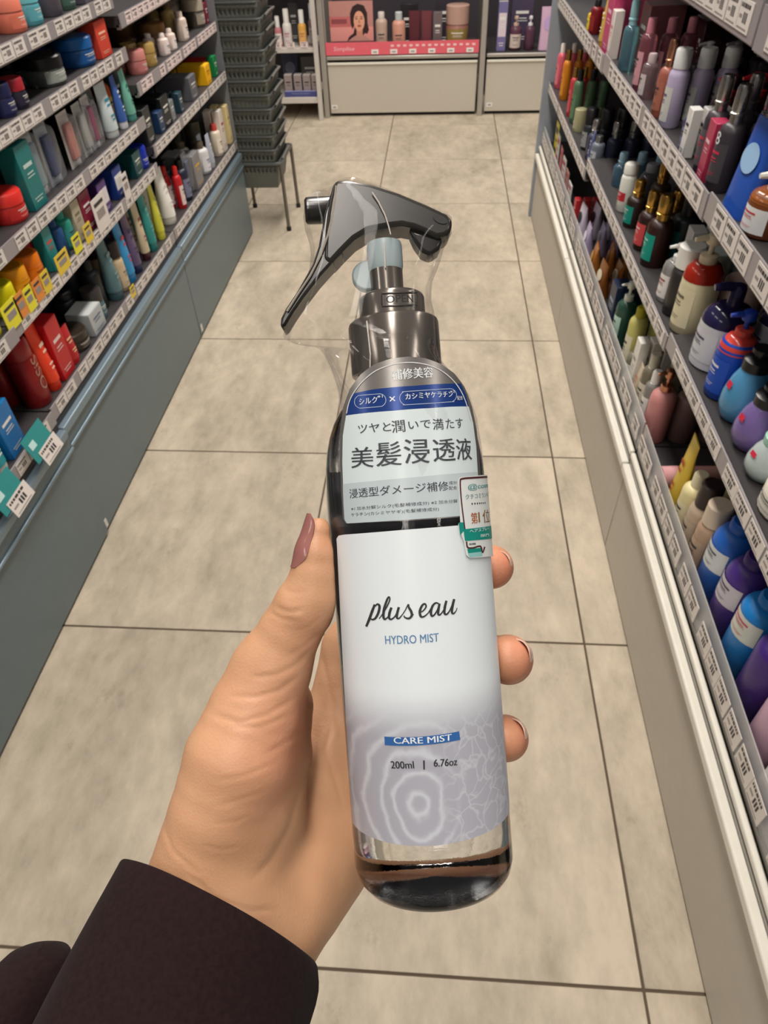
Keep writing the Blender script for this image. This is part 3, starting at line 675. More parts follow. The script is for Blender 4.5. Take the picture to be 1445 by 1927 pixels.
def surface_nets(D, lo, vox):
    ins = D < 0; nx, ny, nz = D.shape
    c = np.zeros((nx-1, ny-1, nz-1), np.int16)
    for i in (0, 1):
        for j in (0, 1):
            for k in (0, 1): c += ins[i:nx-1+i, j:ny-1+j, k:nz-1+k]
    act = (c > 0) & (c < 8); idx = np.argwhere(act); vid = np.full(act.shape, -1, np.int64); vid[act] = np.arange(len(idx))
    acc = np.zeros((len(idx), 3)); cnt = np.zeros(len(idx))
    cor = [(i, j, k) for i in (0, 1) for j in (0, 1) for k in (0, 1)]
    for a in cor:
        for b in cor:
            if sum(abs(a[q]-b[q]) for q in range(3)) != 1 or a > b: continue
            da = D[idx[:, 0]+a[0], idx[:, 1]+a[1], idx[:, 2]+a[2]]; db = D[idx[:, 0]+b[0], idx[:, 1]+b[1], idx[:, 2]+b[2]]
            m = (da < 0) != (db < 0); t = np.where(m, da/np.where(m, da-db, 1), 0)
            p = np.array(a)[None, :]+t[:, None]*(np.array(b)-np.array(a))[None, :]
            acc[m] += p[m]; cnt[m] += 1
    V = lo+(idx+acc/cnt[:, None])*vox; F = []
    for axn in range(3):
        s0 = [slice(1, -1)]*3; s0[axn] = slice(0, -1); s1 = [slice(1, -1)]*3; s1[axn] = slice(1, None)
        A = ins[tuple(s0)]; B = ins[tuple(s1)]; e = np.argwhere(A != B); 
        if not len(e): continue
        off = np.array([1, 1, 1]); off[axn] = 0; g = e+off; flip = A[tuple(e.T)]
        u, w = [(1, 2), (2, 0), (0, 1)][axn]; du = np.zeros(3, int); du[u] = 1; dw = np.zeros(3, int); dw[w] = 1
        q = [vid[tuple((g-du*a-dw*b).T)] for a, b in ((1, 1), (0, 1), (0, 0), (1, 0))]
        q = np.stack(q, 1); q[~flip] = q[~flip][:, ::-1]; F.append(q)
    F = np.concatenate(F); F = F[(F >= 0).all(1)]
    # Taubin-like smoothing
    E = np.concatenate([F[:, [0, 1]], F[:, [1, 2]], F[:, [2, 3]], F[:, [3, 0]]])
    for lam in (0.5, -0.3, 0.5, -0.3, 0.5, -0.3, 0.4):
        S = np.zeros_like(V); N = np.zeros(len(V)); np.add.at(S, E[:, 0], V[E[:, 1]]); np.add.at(S, E[:, 1], V[E[:, 0]]); np.add.at(N, E[:, 0], 1); np.add.at(N, E[:, 1], 1)
        V = V+lam*(S/np.maximum(N, 1)[:, None]-V)
    return V, F
def cam_to_world(V): V = np.asarray(V)*MM; return O+V[:, :1]*CR-V[:, 1:2]*CU+V[:, 2:3]*CF

D_, lo_, vox_ = skin_field(); HV, HF = surface_nets(D_, lo_, vox_)
# vertex normals in the camera frame, for the creases
def vnormals(V, F):
    n = np.cross(V[F[:, 2]]-V[F[:, 0]], V[F[:, 3]]-V[F[:, 1]]); N = np.zeros_like(V)
    for i in range(4): np.add.at(N, F[:, i], n)
    return N/np.maximum(np.linalg.norm(N, axis=1, keepdims=True), 1e-9)
HN = vnormals(HV, HF)
if (HN*(HV-HV.mean(0))).sum() < 0: HF = HF[:, ::-1].copy(); HN = -HN
hpx = np.stack([CX+HV[:, 0]/HV[:, 2]*FPX, CY+HV[:, 1]/HV[:, 2]*FPX], 1)
def crease(pts, depth, width):
    """a skin fold following a polyline over the surface that faces the viewer (mm deep, px wide)"""
    pts = np.array(pts, float); best = np.full(len(HV), 1e9); tt = np.zeros(len(HV)); tot = len(pts)-1
    for i in range(tot):
        a, b = pts[i], pts[i+1]; v = b-a; t = np.clip(((hpx-a)@v)/(v@v), 0, 1); d = np.linalg.norm(hpx-a-t[:, None]*v, axis=1)
        m = d < best; best[m] = d[m]; tt[m] = (i+t[m])/tot
    w = np.exp(-(best/(.8*width))**2)-0.45*np.exp(-((best-1.9*width)/(1.3*width))**2)
    w *= np.minimum(1, np.minimum(tt, 1-tt)*6+0.15)*(HN[:, 2] < 0.45)
    return w*depth*0.45
disp = np.zeros(len(HV))
for pts, dp, wd in [([(518, 1142), (535, 1150), (552, 1152), (570, 1147)], .55, 6), ([(508, 1152), (530, 1164), (560, 1168)], .35, 5), ([(536, 1112), (552, 1116), (570, 1113)], .25, 5),
                    ([(430, 1310), (480, 1312), (525, 1300), (562, 1272)], .4, 6), ([(470, 1275), (520, 1270), (560, 1250), (590, 1215)], .35, 6), ([(400, 1345), (450, 1360), (505, 1345), (556, 1312)], .38, 6),
                    ([(430, 1370), (490, 1368), (545, 1345)], .3, 6), ([(500, 1420), (550, 1390), (570, 1360)], .3, 6), ([(405, 1470), (460, 1460), (520, 1435)], .25, 5), ([(400, 1520), (450, 1505), (500, 1490)], .2, 5),
                    ([(395, 1550), (440, 1548), (470, 1535)], .2, 4), ([(380, 1590), (420, 1600), (452, 1592)], .22, 4),
                    ([(566, 1310), (582, 1380), (570, 1470), (545, 1560), (510, 1620), (470, 1660)], .7, 10), ([(310, 1560), (325, 1600), (352, 1625), (380, 1650)], .3, 5), ([(350, 1640), (400, 1690), (470, 1715), (520, 1712)], .4, 7),
                    ([(600, 1210), (620, 1300), (645, 1390)], .4, 6), ([(625, 1360), (612, 1410), (632, 1470), (650, 1530)], .4, 6), ([(540, 1235), (575, 1215), (602, 1190)], .25, 5), ([(555, 1190), (580, 1180), (605, 1160)], .2, 4)]:
    disp += crease(pts, dp, wd)
HV = HV-HN*disp[:, None]
W = cam_to_world(HV)
root_w = at_depth(420, 1720, 0.205)
person = empty('person', root_w)
tag(person, 'left hand in a dark brown knit sleeve gripping the spray bottle', 'person')
me = bpy.data.meshes.new('hand'); me.from_pydata((W-root_w).tolist(), [], HF.tolist())
me.polygons.foreach_set('use_smooth', [True]*len(me.polygons))
# natural flush of the fingertips, knuckle side and palm (skin colour, kept as a vertex attribute)
flush = np.zeros(len(HV))
for c, s, a in [((940, 1068, 228), 9, 1), ((968, 1241, 224), 10, 1), ((962, 1389, 228), 9, 1), ((540, 1330, 214), 13, .8), ((590, 1190, 208), 9, .35), ((500, 1440, 205), 12, .5), ((600, 1020, 206), 7, .3)]:
    p = cpt(*c); flush += a*np.exp(-(np.linalg.norm(HV-p, axis=1)/s)**2)
at = me.attributes.new('flush', 'FLOAT', 'POINT'); at.data.foreach_set('value', np.clip(flush, 0, 1).astype(np.float32))
def skin_material():
    m = bpy.data.materials.new('skin'); m.use_nodes = True; nt = m.node_tree; b = nt.nodes['Principled BSDF']
    tc = nt.nodes.new('ShaderNodeTexCoord'); n1 = nt.nodes.new('ShaderNodeTexNoise'); n1.inputs['Scale'].default_value = 55; n1.inputs['Detail'].default_value = 4
    nt.links.new(tc.outputs['Object'], n1.inputs['Vector'])
    mx = nt.nodes.new('ShaderNodeMix'); mx.data_type = 'RGBA'; mx.inputs['A'].default_value = (*lin((198, 148, 112)), 1); mx.inputs['B'].default_value = (*lin((219, 170, 132)), 1); nt.links.new(n1.outputs['Fac'], mx.inputs['Factor'])
    a = nt.nodes.new('ShaderNodeAttribute'); a.attribute_name = 'flush'; mu = nt.nodes.new('ShaderNodeMath'); mu.operation = 'MULTIPLY'; mu.inputs[1].default_value = 0.75; nt.links.new(a.outputs['Fac'], mu.inputs[0])
    m2 = nt.nodes.new('ShaderNodeMix'); m2.data_type = 'RGBA'; m2.inputs['B'].default_value = (*lin((214, 122, 98)), 1); nt.links.new(mu.outputs[0], m2.inputs['Factor']); nt.links.new(mx.outputs['Result'], m2.inputs['A']); nt.links.new(m2.outputs['Result'], b.inputs['Base Color'])
    b.inputs['Roughness'].default_value = 0.46; b.inputs['Specular IOR Level'].default_value = 0.45
    b.inputs['Subsurface Weight'].default_value = 0.25; b.inputs['Subsurface Radius'].default_value = (1.0, 0.35, 0.2); b.inputs['Subsurface Scale'].default_value = 0.003
    n2 = nt.nodes.new('ShaderNodeTexVoronoi'); n2.inputs['Scale'].default_value = 1300; n3 = nt.nodes.new('ShaderNodeTexNoise'); n3.inputs['Scale'].default_value = 400; nt.links.new(tc.outputs['Object'], n2.inputs['Vector']); nt.links.new(tc.outputs['Object'], n3.inputs['Vector'])
    ad = nt.nodes.new('ShaderNodeMath'); ad.operation = 'ADD'; nt.links.new(n2.outputs['Distance'], ad.inputs[0]); nt.links.new(n3.outputs['Fac'], ad.inputs[1])
    bp = nt.nodes.new('ShaderNodeBump'); bp.inputs['Strength'].default_value = 0.10; bp.inputs['Distance'].default_value = 0.0006; nt.links.new(ad.outputs[0], bp.inputs['Height']); nt.links.new(bp.outputs['Normal'], b.inputs['Normal'])
    return m
me.materials.append(skin_material())
hand = bpy.data.objects.new('hand', me); COL.objects.link(hand); hand.parent = person

# ---- finger nails: curved plates with thickness
def nail(tip, root_, normal, width, m, lift=0.5, curve=5.2):
    """tip/root: camera-frame points on the nail centre line; normal: outward (camera frame)"""
    tip, root_ = np.array(tip, float), np.array(root_, float); l = tip-root_; L = np.linalg.norm(l); l /= L
    n = np.array(normal, float); n -= l*(n@l); n /= np.linalg.norm(n); w = np.cross(l, n); vs = []; nu, nv = 9, 9
    for sgn in (1, 0):
        for i in range(nu):
            u = i/(nu-1)
            half = width/2*(1-0.55*max(0, (u-0.72)/0.28)**2.2)*(1-0.35*max(0, (0.25-u)/0.25)**2)
            for j in range(nv):
                v = (j/(nv-1)-0.5)*2*half; sag = curve-math.sqrt(max(curve**2-v*v, 0.01)); bow = 0.5*math.sin(math.pi*u*0.9)
                vs.append(root_+l*(u*L)+w*v+n*(lift+bow-sag+(0.0 if sgn else -0.45)))
    fs = []; K = nu*nv
    for i in range(nu-1):
        for j in range(nv-1):
            a = i*nv+j; fs.append((a, a+1, a+nv+1, a+nv)); fs.append((K+a, K+a+nv, K+a+nv+1, K+a+1))
    for i in range(nu-1):
        for j in (0, nv-1): a = i*nv+j; fs.append((a, a+nv, K+a+nv, K+a))
    for j in range(nv-1):
        for i in (0, nu-1): a = i*nv+j; fs.append((a, a+1, K+a+1, K+a))
    Wn = cam_to_world(np.array(vs))-root_w
    return MB().add(Wn.tolist(), fs).build('fingernail', m, person, smooth=60)
M_NAIL = mat((158, 104, 98), 0.16, vary=0.04, spec=0.7); M_NAILP = mat((228, 186, 168), 0.2, spec=0.7)
def thumb_nail(m):
    """plate laid on the outer side of the thumb tip: follows the skin, free edge past the tip"""
    rows = np.linspace(1066, 966, 21); cols = np.radians(np.linspace(-50, 50, 15)); base = math.atan2(-0.46, -0.89); vs = [[], []]
    for py in rows:
        q = max(py, 1006); Y = (q-CY)/FPX*207.0; u = (1066-py)/100.0
        cx = np.interp(q, [1003, 1035, 1080], [599, 594, 590]); c = cpt(cx, q, 207.0)
        sel = HV[(np.abs(HV[:, 1]-Y) < 0.9) & (np.abs(HV[:, 0]-c[0]) < 12) & (np.abs(HV[:, 2]-207) < 12)]; an = np.arctan2(sel[:, 2]-c[2], sel[:, 0]-c[0]); rd = np.hypot(sel[:, 0]-c[0], sel[:, 2]-c[2])
        half = (1-0.72*max(0, (0.24-u)/0.24)**2.4)*(1-0.85*max(0, (u-0.70)/0.30)**2.4); Yp = (py-CY)/FPX*207.0; drift = (q-py)*0.045
        for k in cols*half:
            a = base+k; dd = np.abs((an-a+math.pi) % (2*math.pi)-math.pi); w_ = np.exp(-(dd/0.25)**2); r_ = (rd*w_).sum()/max(w_.sum(), 1e-9)
            for s_, off in ((0, 0.34), (1, -0.35)): vs[s_].append((c[0]+drift+math.cos(a)*(r_+off), Yp, 207.0+math.sin(a)*(r_+off)))
    n1, n2 = len(rows), len(cols); G = np.array(vs[0]+vs[1]).reshape(2, n1, n2, 3)
    for _ in range(6): G[:, 1:-1, :, [0, 2]] = (G[:, :-2]+2*G[:, 1:-1]+G[:, 2:])[..., [0, 2]]/4
    V = G.reshape(-1, 3); K = n1*n2; fs = []
    for i in range(n1-1):
        for j in range(n2-1): a = i*n2+j; fs += [(a, a+1, a+n2+1, a+n2), (K+a, K+a+n2, K+a+n2+1, K+a+1)]
        for j in (0, n2-1): a = i*n2+j; fs.append((a, a+n2, K+a+n2, K+a))
    for j in range(n2-1):
        for i in (0, n1-1): a = i*n2+j; fs.append((a, a+1, K+a+1, K+a))
    return MB().add((cam_to_world(V)-root_w).tolist(), fs).build('fingernail', m, person, smooth=60)
t_ = thumb_nail(M_NAIL); t_['label'] = 'mauve varnished thumbnail'
nail(cpt(951, 1045, 225.5), cpt(955, 1052, 236), (0.74, -0.66, 0.12), 8.2, M_NAILP, 0.5, 4.6)
nail(cpt(988, 1216, 219.5), cpt(995, 1222, 231), (0.84, -0.54, 0.10), 9.0, M_NAILP, 0.6, 5.0)
nail(cpt(979, 1366, 223.5), cpt(985, 1371, 235), (0.84, -0.54, 0.10), 8.4, M_NAILP, 0.6, 4.8)

# ---- sleeve: a tube of knit with a thick rolled edge, open at the wrist
def knit_material():
    m = bpy.data.materials.new('dark_brown_knit'); m.use_nodes = True; nt = m.node_tree; b = nt.nodes['Principled BSDF']
    tc = nt.nodes.new('ShaderNodeTexCoord'); wv = nt.nodes.new('ShaderNodeTexVoronoi'); wv.inputs['Scale'].default_value = 1500; no = nt.nodes.new('ShaderNodeTexNoise'); no.inputs['Scale'].default_value = 700; no.inputs['Detail'].default_value = 4
    for n in (wv, no): nt.links.new(tc.outputs['Object'], n.inputs['Vector'])
    r = nt.nodes.new('ShaderNodeMix'); r.data_type = 'RGBA'; r.inputs['A'].default_value = (*lin((24, 15, 16)), 1); r.inputs['B'].default_value = (*lin((44, 30, 30)), 1); nt.links.new(no.outputs['Fac'], r.inputs['Factor']); nt.links.new(r.outputs['Result'], b.inputs['Base Color'])
    b.inputs['Roughness'].default_value = 0.95; b.inputs['Specular IOR Level'].default_value = 0.1; b.inputs['Sheen Weight'].default_value = 0.03
    bp = nt.nodes.new('ShaderNodeBump'); bp.inputs['Strength'].default_value = 0.35; bp.inputs['Distance'].default_value = 0.0004; nt.links.new(no.outputs['Fac'], bp.inputs['Height']); nt.links.new(bp.outputs['Normal'], b.inputs['Normal'])
    return m
M_KNIT = knit_material()
def sleeve(rings, seg=48, inner=2.0, closed=False):
    """rings: (left px,py,d) (right px,py,d) thickness-mm; first ring is the cuff"""
    vs = []; fs = []; R_ = []
    for (l, r, th) in rings:
        a, b = cpt(*l), cpt(*r); R_.append(((a+b)/2, (b-a)/2, th))
    def ring(i, shrink, shift=0.0):
        c, h, th = R_[i]; hl = np.linalg.norm(h); ex = h/hl; nx_ = R_[min(i+1, len(R_)-1)][0]-R_[max(i-1, 0)][0]; nx_ /= np.linalg.norm(nx_); ez = np.cross(ex, nx_); ez /= np.linalg.norm(ez)
        for k in range(seg):
            t = 2*math.pi*k/seg; wob = 1+0.012*math.sin(3*t+i*0.9)+0.01*math.sin(7*t-i*1.7)
            vs.append(c+ex*math.cos(t)*(hl-shrink)*wob+ez*math.sin(t)*(th-shrink)*wob+nx_*shift)
    if closed: R_[0] = (R_[0][0], R_[0][1], R_[0][2]); ring(0, R_[0][2]*0.93, -2.5); ring(0, R_[0][2]*0.5, -2.0); ring(0, R_[0][2]*0.2, -0.8); ring(0, 0.0, 0.0)
    else: ring(0, inner+1.0, 12.0); ring(0, inner+0.6, 5.0); ring(0, inner, 1.0); ring(0, 1.3, -0.2); ring(0, 0.4, 0.4); ring(0, 0.0, 1.8)
    for i in range(1, len(R_)): ring(i, 0.0)
    nr = len(vs)//seg
    for i in range(nr-1):
        for k in range(seg): k2 = (k+1) % seg; fs.append((i*seg+k, i*seg+k2, (i+1)*seg+k2, (i+1)*seg+k))
    return (cam_to_world(np.array(vs))-root_w).tolist(), fs
vs, fs = sleeve([((232, 1612, 201), (587, 1822, 214), 28.5), ((216, 1640, 199), (592, 1850, 212), 29.5), ((160, 1730, 195), (578, 1905, 207), 31), ((95, 1850, 188), (540, 2010, 198), 33), ((20, 2010, 178), (480, 2150, 188), 34), ((-60, 2200, 166), (430, 2330, 176), 35)])
slv = MB().add(vs, fs).build('sleeve', M_KNIT, person, smooth=70)
md = slv.modifiers.new('sub', 'SUBSURF'); md.levels = 1; md.render_levels = 1
vs, fs = sleeve([((12, 1800, 205), (128, 1800, 206), 10), ((-30, 1838, 203), (130, 1850, 206), 16), ((-60, 1920, 200), (110, 1950, 203), 20), ((-110, 2060, 196), (90, 2100, 198), 22)], closed=True)
fold = MB().add(vs, fs).build('sleeve_fold', M_KNIT, slv, smooth=70)
# ------------------------------------------------------------------ stack of baskets on a stand
M_BASK = mat((104, 107, 100), 0.5, bump=0.1); M_BRIM = mat((78, 80, 78), 0.38); M_LEG = mat((118, 112, 104), 0.3, 0.6); M_FOOT = mat((34, 32, 32), 0.6)
bcx, bcy = -1.062, 2.838
def rrect(hx, hy, r, n=5):
    P = []
    for cx, cy, a0 in ((hx-r, hy-r, 0), (-hx+r, hy-r, 90), (-hx+r, -hy+r, 180), (hx-r, -hy+r, 270)):
        for k in range(n): t = math.radians(a0+90*k/(n-1)); P.append((cx+r*math.cos(t), cy+r*math.sin(t)))
    return P
def make_basket():
    root = empty('shopping_basket')
    H = 0.100; levels = [(0.0, 0.068, 0.100), (0.030, 0.073, 0.106), (0.056, 0.0775, 0.111), (0.064, 0.0785, 0.1125), (0.081, 0.082, 0.117), (H, 0.086, 0.122)]
    mb = MB(); rows = []
    def side_pts(hx, hy, z):
        P = []; nx_, ny_ = 19, 25
        for k in range(nx_): P.append((-hx+2*hx*k/nx_, -hy, z))
        for k in range(ny_): P.append((hx, -hy+2*hy*k/ny_, z))
        for k in range(nx_): P.append((hx-2*hx*k/nx_, hy, z))
        for k in range(ny_): P.append((-hx, hy-2*hy*k/ny_, z))
        return P
    vs = []
    for z, hx, hy in levels: p = side_pts(hx, hy, z); vs += p; n = len(p)
    fs = []
    for i in range(len(levels)-1):
        for k in range(n):
            loc = k % 44 if k < 44 else (k-44) % 44
            hole = i == 3 and (loc % 2 == 1) and loc not in (18, 19, 43)
            if hole: continue
            k2 = (k+1) % n; fs.append((i*n+k, i*n+k2, (i+1)*n+k2, (i+1)*n+k))
    fs.append(tuple(range(n-1, -1, -1)))
    mb.add(vs, fs); b = mb.build('basket_body', M_BASK, root, smooth=25)
    sm = b.modifiers.new('wall', 'SOLIDIFY'); sm.thickness = 0.0022; sm.offset = 1
    P = [(x, y, H) for x, y in rrect(0.0885, 0.1245, 0.016)]
    r = MB().tube(P, 0.0046, 8, closed=True); r.build('rim', M_BRIM, root, smooth=60)
    P = [(x, y, 0.086) for x, y in rrect(0.0855, 0.1205, 0.012)]
    MB().tube(P, 0.0022, 6, closed=True).build('rib', M_BRIM, root, smooth=60)
    for s in (-1, 1):
        P = [(s*0.094, -0.07, H-0.002), (s*0.099, -0.085, H+0.006), (s*0.099, 0.0, H+0.009), (s*0.099, 0.085, H+0.006), (s*0.094, 0.07, H-0.002)]
        MB().tube(P, 0.0038, 8).build('handle', mat((128, 128, 124), 0.3, 0.2), root, smooth=60)
    return root
bk = make_basket(); NB = 13; ordn = ['lowest', 'second', 'third', 'fourth', 'fifth', 'sixth', 'seventh', 'eighth', 'ninth', 'tenth', 'eleventh', 'twelfth', 'topmost']
for k in range(NB):
    o = bk if k == 0 else copy_tree(bk)
    o.location = (bcx+(0 if k == 0 else random.uniform(-.006, .006)), bcy+(0 if k == 0 else random.uniform(-.006, .006)), 0.168+0.0485*k); o.rotation_euler = (0, 0, random.uniform(-0.03, 0.03))
    lb = 'dark grey plastic shopping basket, lowest of the stack, sitting in the stand' if k == 0 else 'dark grey plastic shopping basket, %s of the stack%s' % (ordn[k], '' if k == NB-1 else ' from below')
    tag(o, lb, 'basket', 'nested shopping baskets by the left shelving')
st = empty('basket_stand', (bcx, bcy, 0)); tag(st, 'low steel stand with black feet under the basket stack', 'stand')
for sx in (-1, 1):
    for sy in (-1, 1):
        x, y = sx*0.098, sy*0.126
        MB().tube([(x*1.03, y*1.05, 0.012), (x, y, 0.268)], 0.0075, 10).build('leg', M_LEG, st)
        MB().lathe([(0.0105, 0), (0.0105, 0.012), (0.008, 0.018)], 12, c=(x*1.03, y*1.05, 0)).build('foot', M_FOOT, st)
MB().tube([(x, y, 0.266) for x, y in rrect(0.100, 0.128, 0.012)], 0.0065, 8, closed=True).build('top_ring', M_BRIM, st)

# ------------------------------------------------------------------ display wall at the end of the aisle
YB = 4.40
wb = MB().box((-0.6, 5.42, 1.4), (5.0, 0.04, 2.8)).build('wall_back', mat((150, 142, 134), 0.8)); tag(wb, 'pale wall behind the end display units', 'wall', kind='structure')
M_PANEL = mat((200, 192, 178), 0.5, vary=0.03); M_FRAME = mat((176, 170, 162), 0.35, 0.3); M_WHITE_E = mat((232, 228, 214), 0.35); M_GAP = mat((30, 28, 34), 0.6)
def X_at(px, py=150, Y=YB): return on_y(px, py, Y)[0]
def Z_at(px, py, Y=YB): return on_y(px, py, Y)[2]
def display_unit(x0, x1, label):
    u = empty('display_cabinet', ((x0+x1)/2, YB, 0)); tag(u, label, 'cabinet', 'display cabinets across the aisle end'); w = x1-x0; D = 0.42
    MB().box((0, 0.012, 0.143), (w-0.012, 0.02, 0.250)).build('front_panel', M_PANEL, u, bevel=0.002)
    MB().box((0, 0.004, 0.2745), (w-0.012, 0.022, 0.011)).build('panel_edge', M_WHITE_E, u, bevel=0.002)
    MB().box((0, 0.045, 0.285), (w-0.01, 0.03, 0.012)).build('finger_groove', M_GAP, u)
    MB().box((0, 0.010, 0.302), (w-0.006, 0.03, 0.018)).build('shelf_rail', M_FRAME, u, bevel=0.004)
    MB().box((0, D/2+0.01, 0.309), (w-0.006, D, 0.012)).build('shelf', M_DECK, u)
    MB().box((0, D+0.02, 0.62), (w, 0.016, 1.2)).build('back_panel', mat((58, 52, 58), 0.7), u)
    MB().box((0, 0.03, 0.010), (w-0.02, 0.012, 0.018)).build('kick_gap', M_GAP, u)
    return u
u1 = display_unit(-0.985, -0.108, 'wide beige fronted display cabinet with the pink portrait poster')
u2 = display_unit(-0.066, 0.80, 'beige fronted display cabinet at right of the aisle end')
for x, lb in ((-0.087, 'grey steel upright between the two beige display cabinets'), (-1.0, 'grey steel upright left of the wide beige display cabinet')):
    p = MB().box((x, YB+0.005, 0.7), (0.030, 0.05, 1.4)).build('upright_post', M_FRAME, None, bevel=0.003); tag(p, lb, 'post')
for u, x in ((u1, -0.955), (u2, -0.030)):
    MB().box((x-u.location.x, 0.0005, 0.052), (0.034, 0.002, 0.022)).build('number_sticker', mat((236, 232, 226), 0.5), u)
    MB().box((x-u.location.x, -0.0009, 0.052), (0.018, 0.0006, 0.008)).build('number_print', M_INK2, u)
# open white rack left of it
rk = empty('wire_rack', (-1.24, YB-0.06, 0)); tag(rk, 'white open metal rack at the aisle end, left of the cabinets', 'rack')
M_RACK = mat((206, 200, 192), 0.4, 0.1)
for x in (-0.21, 0.21):
    for y in (-0.002, 0.36): MB().box((x, y, 0.7), (0.026, 0.026, 1.4)).build('post', M_RACK, rk, bevel=0.002)
for z, h in ((0.105, 0.032), (0.355, 0.022), (0.63, 0.022)): MB().box((0, 0.18, z), (0.40, 0.36, h)).build('shelf', M_RACK, rk, bevel=0.002)
MB().box((0, 0.39, 0.7), (0.44, 0.012, 1.4)).build('back_panel', mat((70, 68, 74), 0.7), rk)
for i in range(5):
    o = bpy.data.objects.new('price_tag', tag_data(0.042, 0.028, 'p')); COL.objects.link(o); o.parent = rk; o.location = (-0.155+0.075*i, -0.003, 0.383); o.rotation_euler = (0, 0, -math.pi/2)

# pink header band along the main cabinet's shelf
bnd = MB().box((-0.5465, YB+0.001, 0.347), (0.872, 0.004, 0.062)).build('shelf_banner', mat((232, 104, 118), 0.4)); tag(bnd, 'pink printed shelf banner along the wide display cabinet', 'banner')
def flat_text(body, x0, x1, z0, h, y, m, parent, bold=0.0, shear=0.0):
    me_ = text_mesh(body, bold); co = np.array([v.co[:] for v in me_.vertices]); lo, hi = co.min(0), co.max(0)
    sx, sz = (x1-x0)/(hi[0]-lo[0]), h/(hi[1]-lo[1])
    for v in me_.vertices: zz = (v.co.y-lo[1])*sz; v.co = (x0+(v.co.x-lo[0])*sx+zz*shear, y, z0+zz)
    me_.materials.append(m); o = bpy.data.objects.new('lettering', me_); COL.objects.link(o); o.parent = parent; return o
flat_text('Simplise', -0.94, -0.82, 0.332, 0.026, YB-0.0016, mat((250, 200, 206), 0.5), bnd, 0.01, 0.25)
for i, xx in enumerate(np.linspace(-0.70, -0.16, 6)):
    o = MB().box((0, 0, 0), (0.040, 0.001, 0.022)).build('price_ticket', [mat((244, 236, 232), 0.5)], bnd); o.location = (xx, YB-0.003, 0.331)
    o = MB().box((0, 0, 0), (0.022, 0.0008, 0.006)).build('price_print', M_INK2, bnd); o.location = (xx, YB-0.0040, 0.330)
for i, xx in enumerate(np.linspace(-0.60, -0.14, 14)):
    o = MB().box((0, 0, 0), (0.018, 0.0008, 0.010)).build('banner_print', mat((250, 206, 208), 0.5), bnd); o.location = (xx, YB-0.0016, 0.358)
# portrait poster: flat printed shapes
def poster():
    x0, x1, z0, z1 = X_at(617, 40), X_at(700, 40), 0.372, 0.560; y = YB+0.07
    r = empty('poster', ((x0+x1)/2, y, z0)); tag(r, 'pink portrait poster of a woman with long dark hair', 'poster'); w = x1-x0; h = z1-z0
    MB().box((0, 0.003, h/2), (w, 0.004, h)).build('poster_board', mat((196, 140, 132), 0.4), r)
    k = [0.0004]
    def shape(pts, col, name):
        k[0] += 0.00025; MB().add([(px_*w, -k[0], pz*h) for px_, pz in pts], [tuple(range(len(pts)))]).build(name, mat(col, 0.45, vary=0.02), r, smooth=0)
    def ell(cx, cz, rx, rz, n=24): return [(cx+rx*math.cos(2*math.pi*i/n), cz+rz*math.sin(2*math.pi*i/n)) for i in range(n)]
    shape([(-.5, .0), (.5, .0), (.5, .36), (-.5, .36)], (236, 158, 150), 'print_band'); shape([(-.5, .36), (.12, .36), (.12, .62), (-.5, .62)], (204, 112, 112), 'print_band')
    shape([(-.46, .44), (-.1, .44), (-.1, .56), (-.46, .56)], (150, 78, 82), 'print_block')
    shape([(-.12, .0), (-.06, .12), (.04, .2), (.10, .5), (.02, .3), (-.02, .45), (-.02, .7), (.04, .86), (.16, .93), (.30, .88), (.37, .7), (.37, .45), (.40, .28), (.36, .18), (.30, .2), (.24, .1), (.2, .0)], (54, 36, 38), 'hair')
    shape([(-.10, .0), (.02, .10), (.12, .16), (.24, .16), (.34, .10), (.44, .0)], (206, 150, 138), 'shoulders')
    shape([(.11, .12), (.25, .12), (.25, .32), (.11, .32)], (216, 150, 126), 'neck')
    shape(ell(.18, .50, .125, .255), (232, 168, 140), 'face')
    shape(ell(.12, .56, .028, .014, 12), (70, 44, 42), 'eye'); shape(ell(.235, .56, .028, .014, 12), (70, 44, 42), 'eye')
    shape([(.085, .61), (.15, .62), (.15, .605), (.085, .595)], (84, 54, 48), 'brow'); shape([(.205, .62), (.27, .61), (.27, .595), (.205, .605)], (84, 54, 48), 'brow')
    shape([(.175, .56), (.19, .56), (.205, .46), (.16, .46)], (206, 138, 112), 'nose'); shape(ell(.18, .385, .046, .022, 14), (176, 74, 70), 'mouth')
    shape([(.05, .62), (.08, .74), (.18, .79), (.29, .74), (.315, .60), (.33, .8), (.18, .88), (.03, .8)], (54, 36, 38), 'fringe')
    return r
poster()
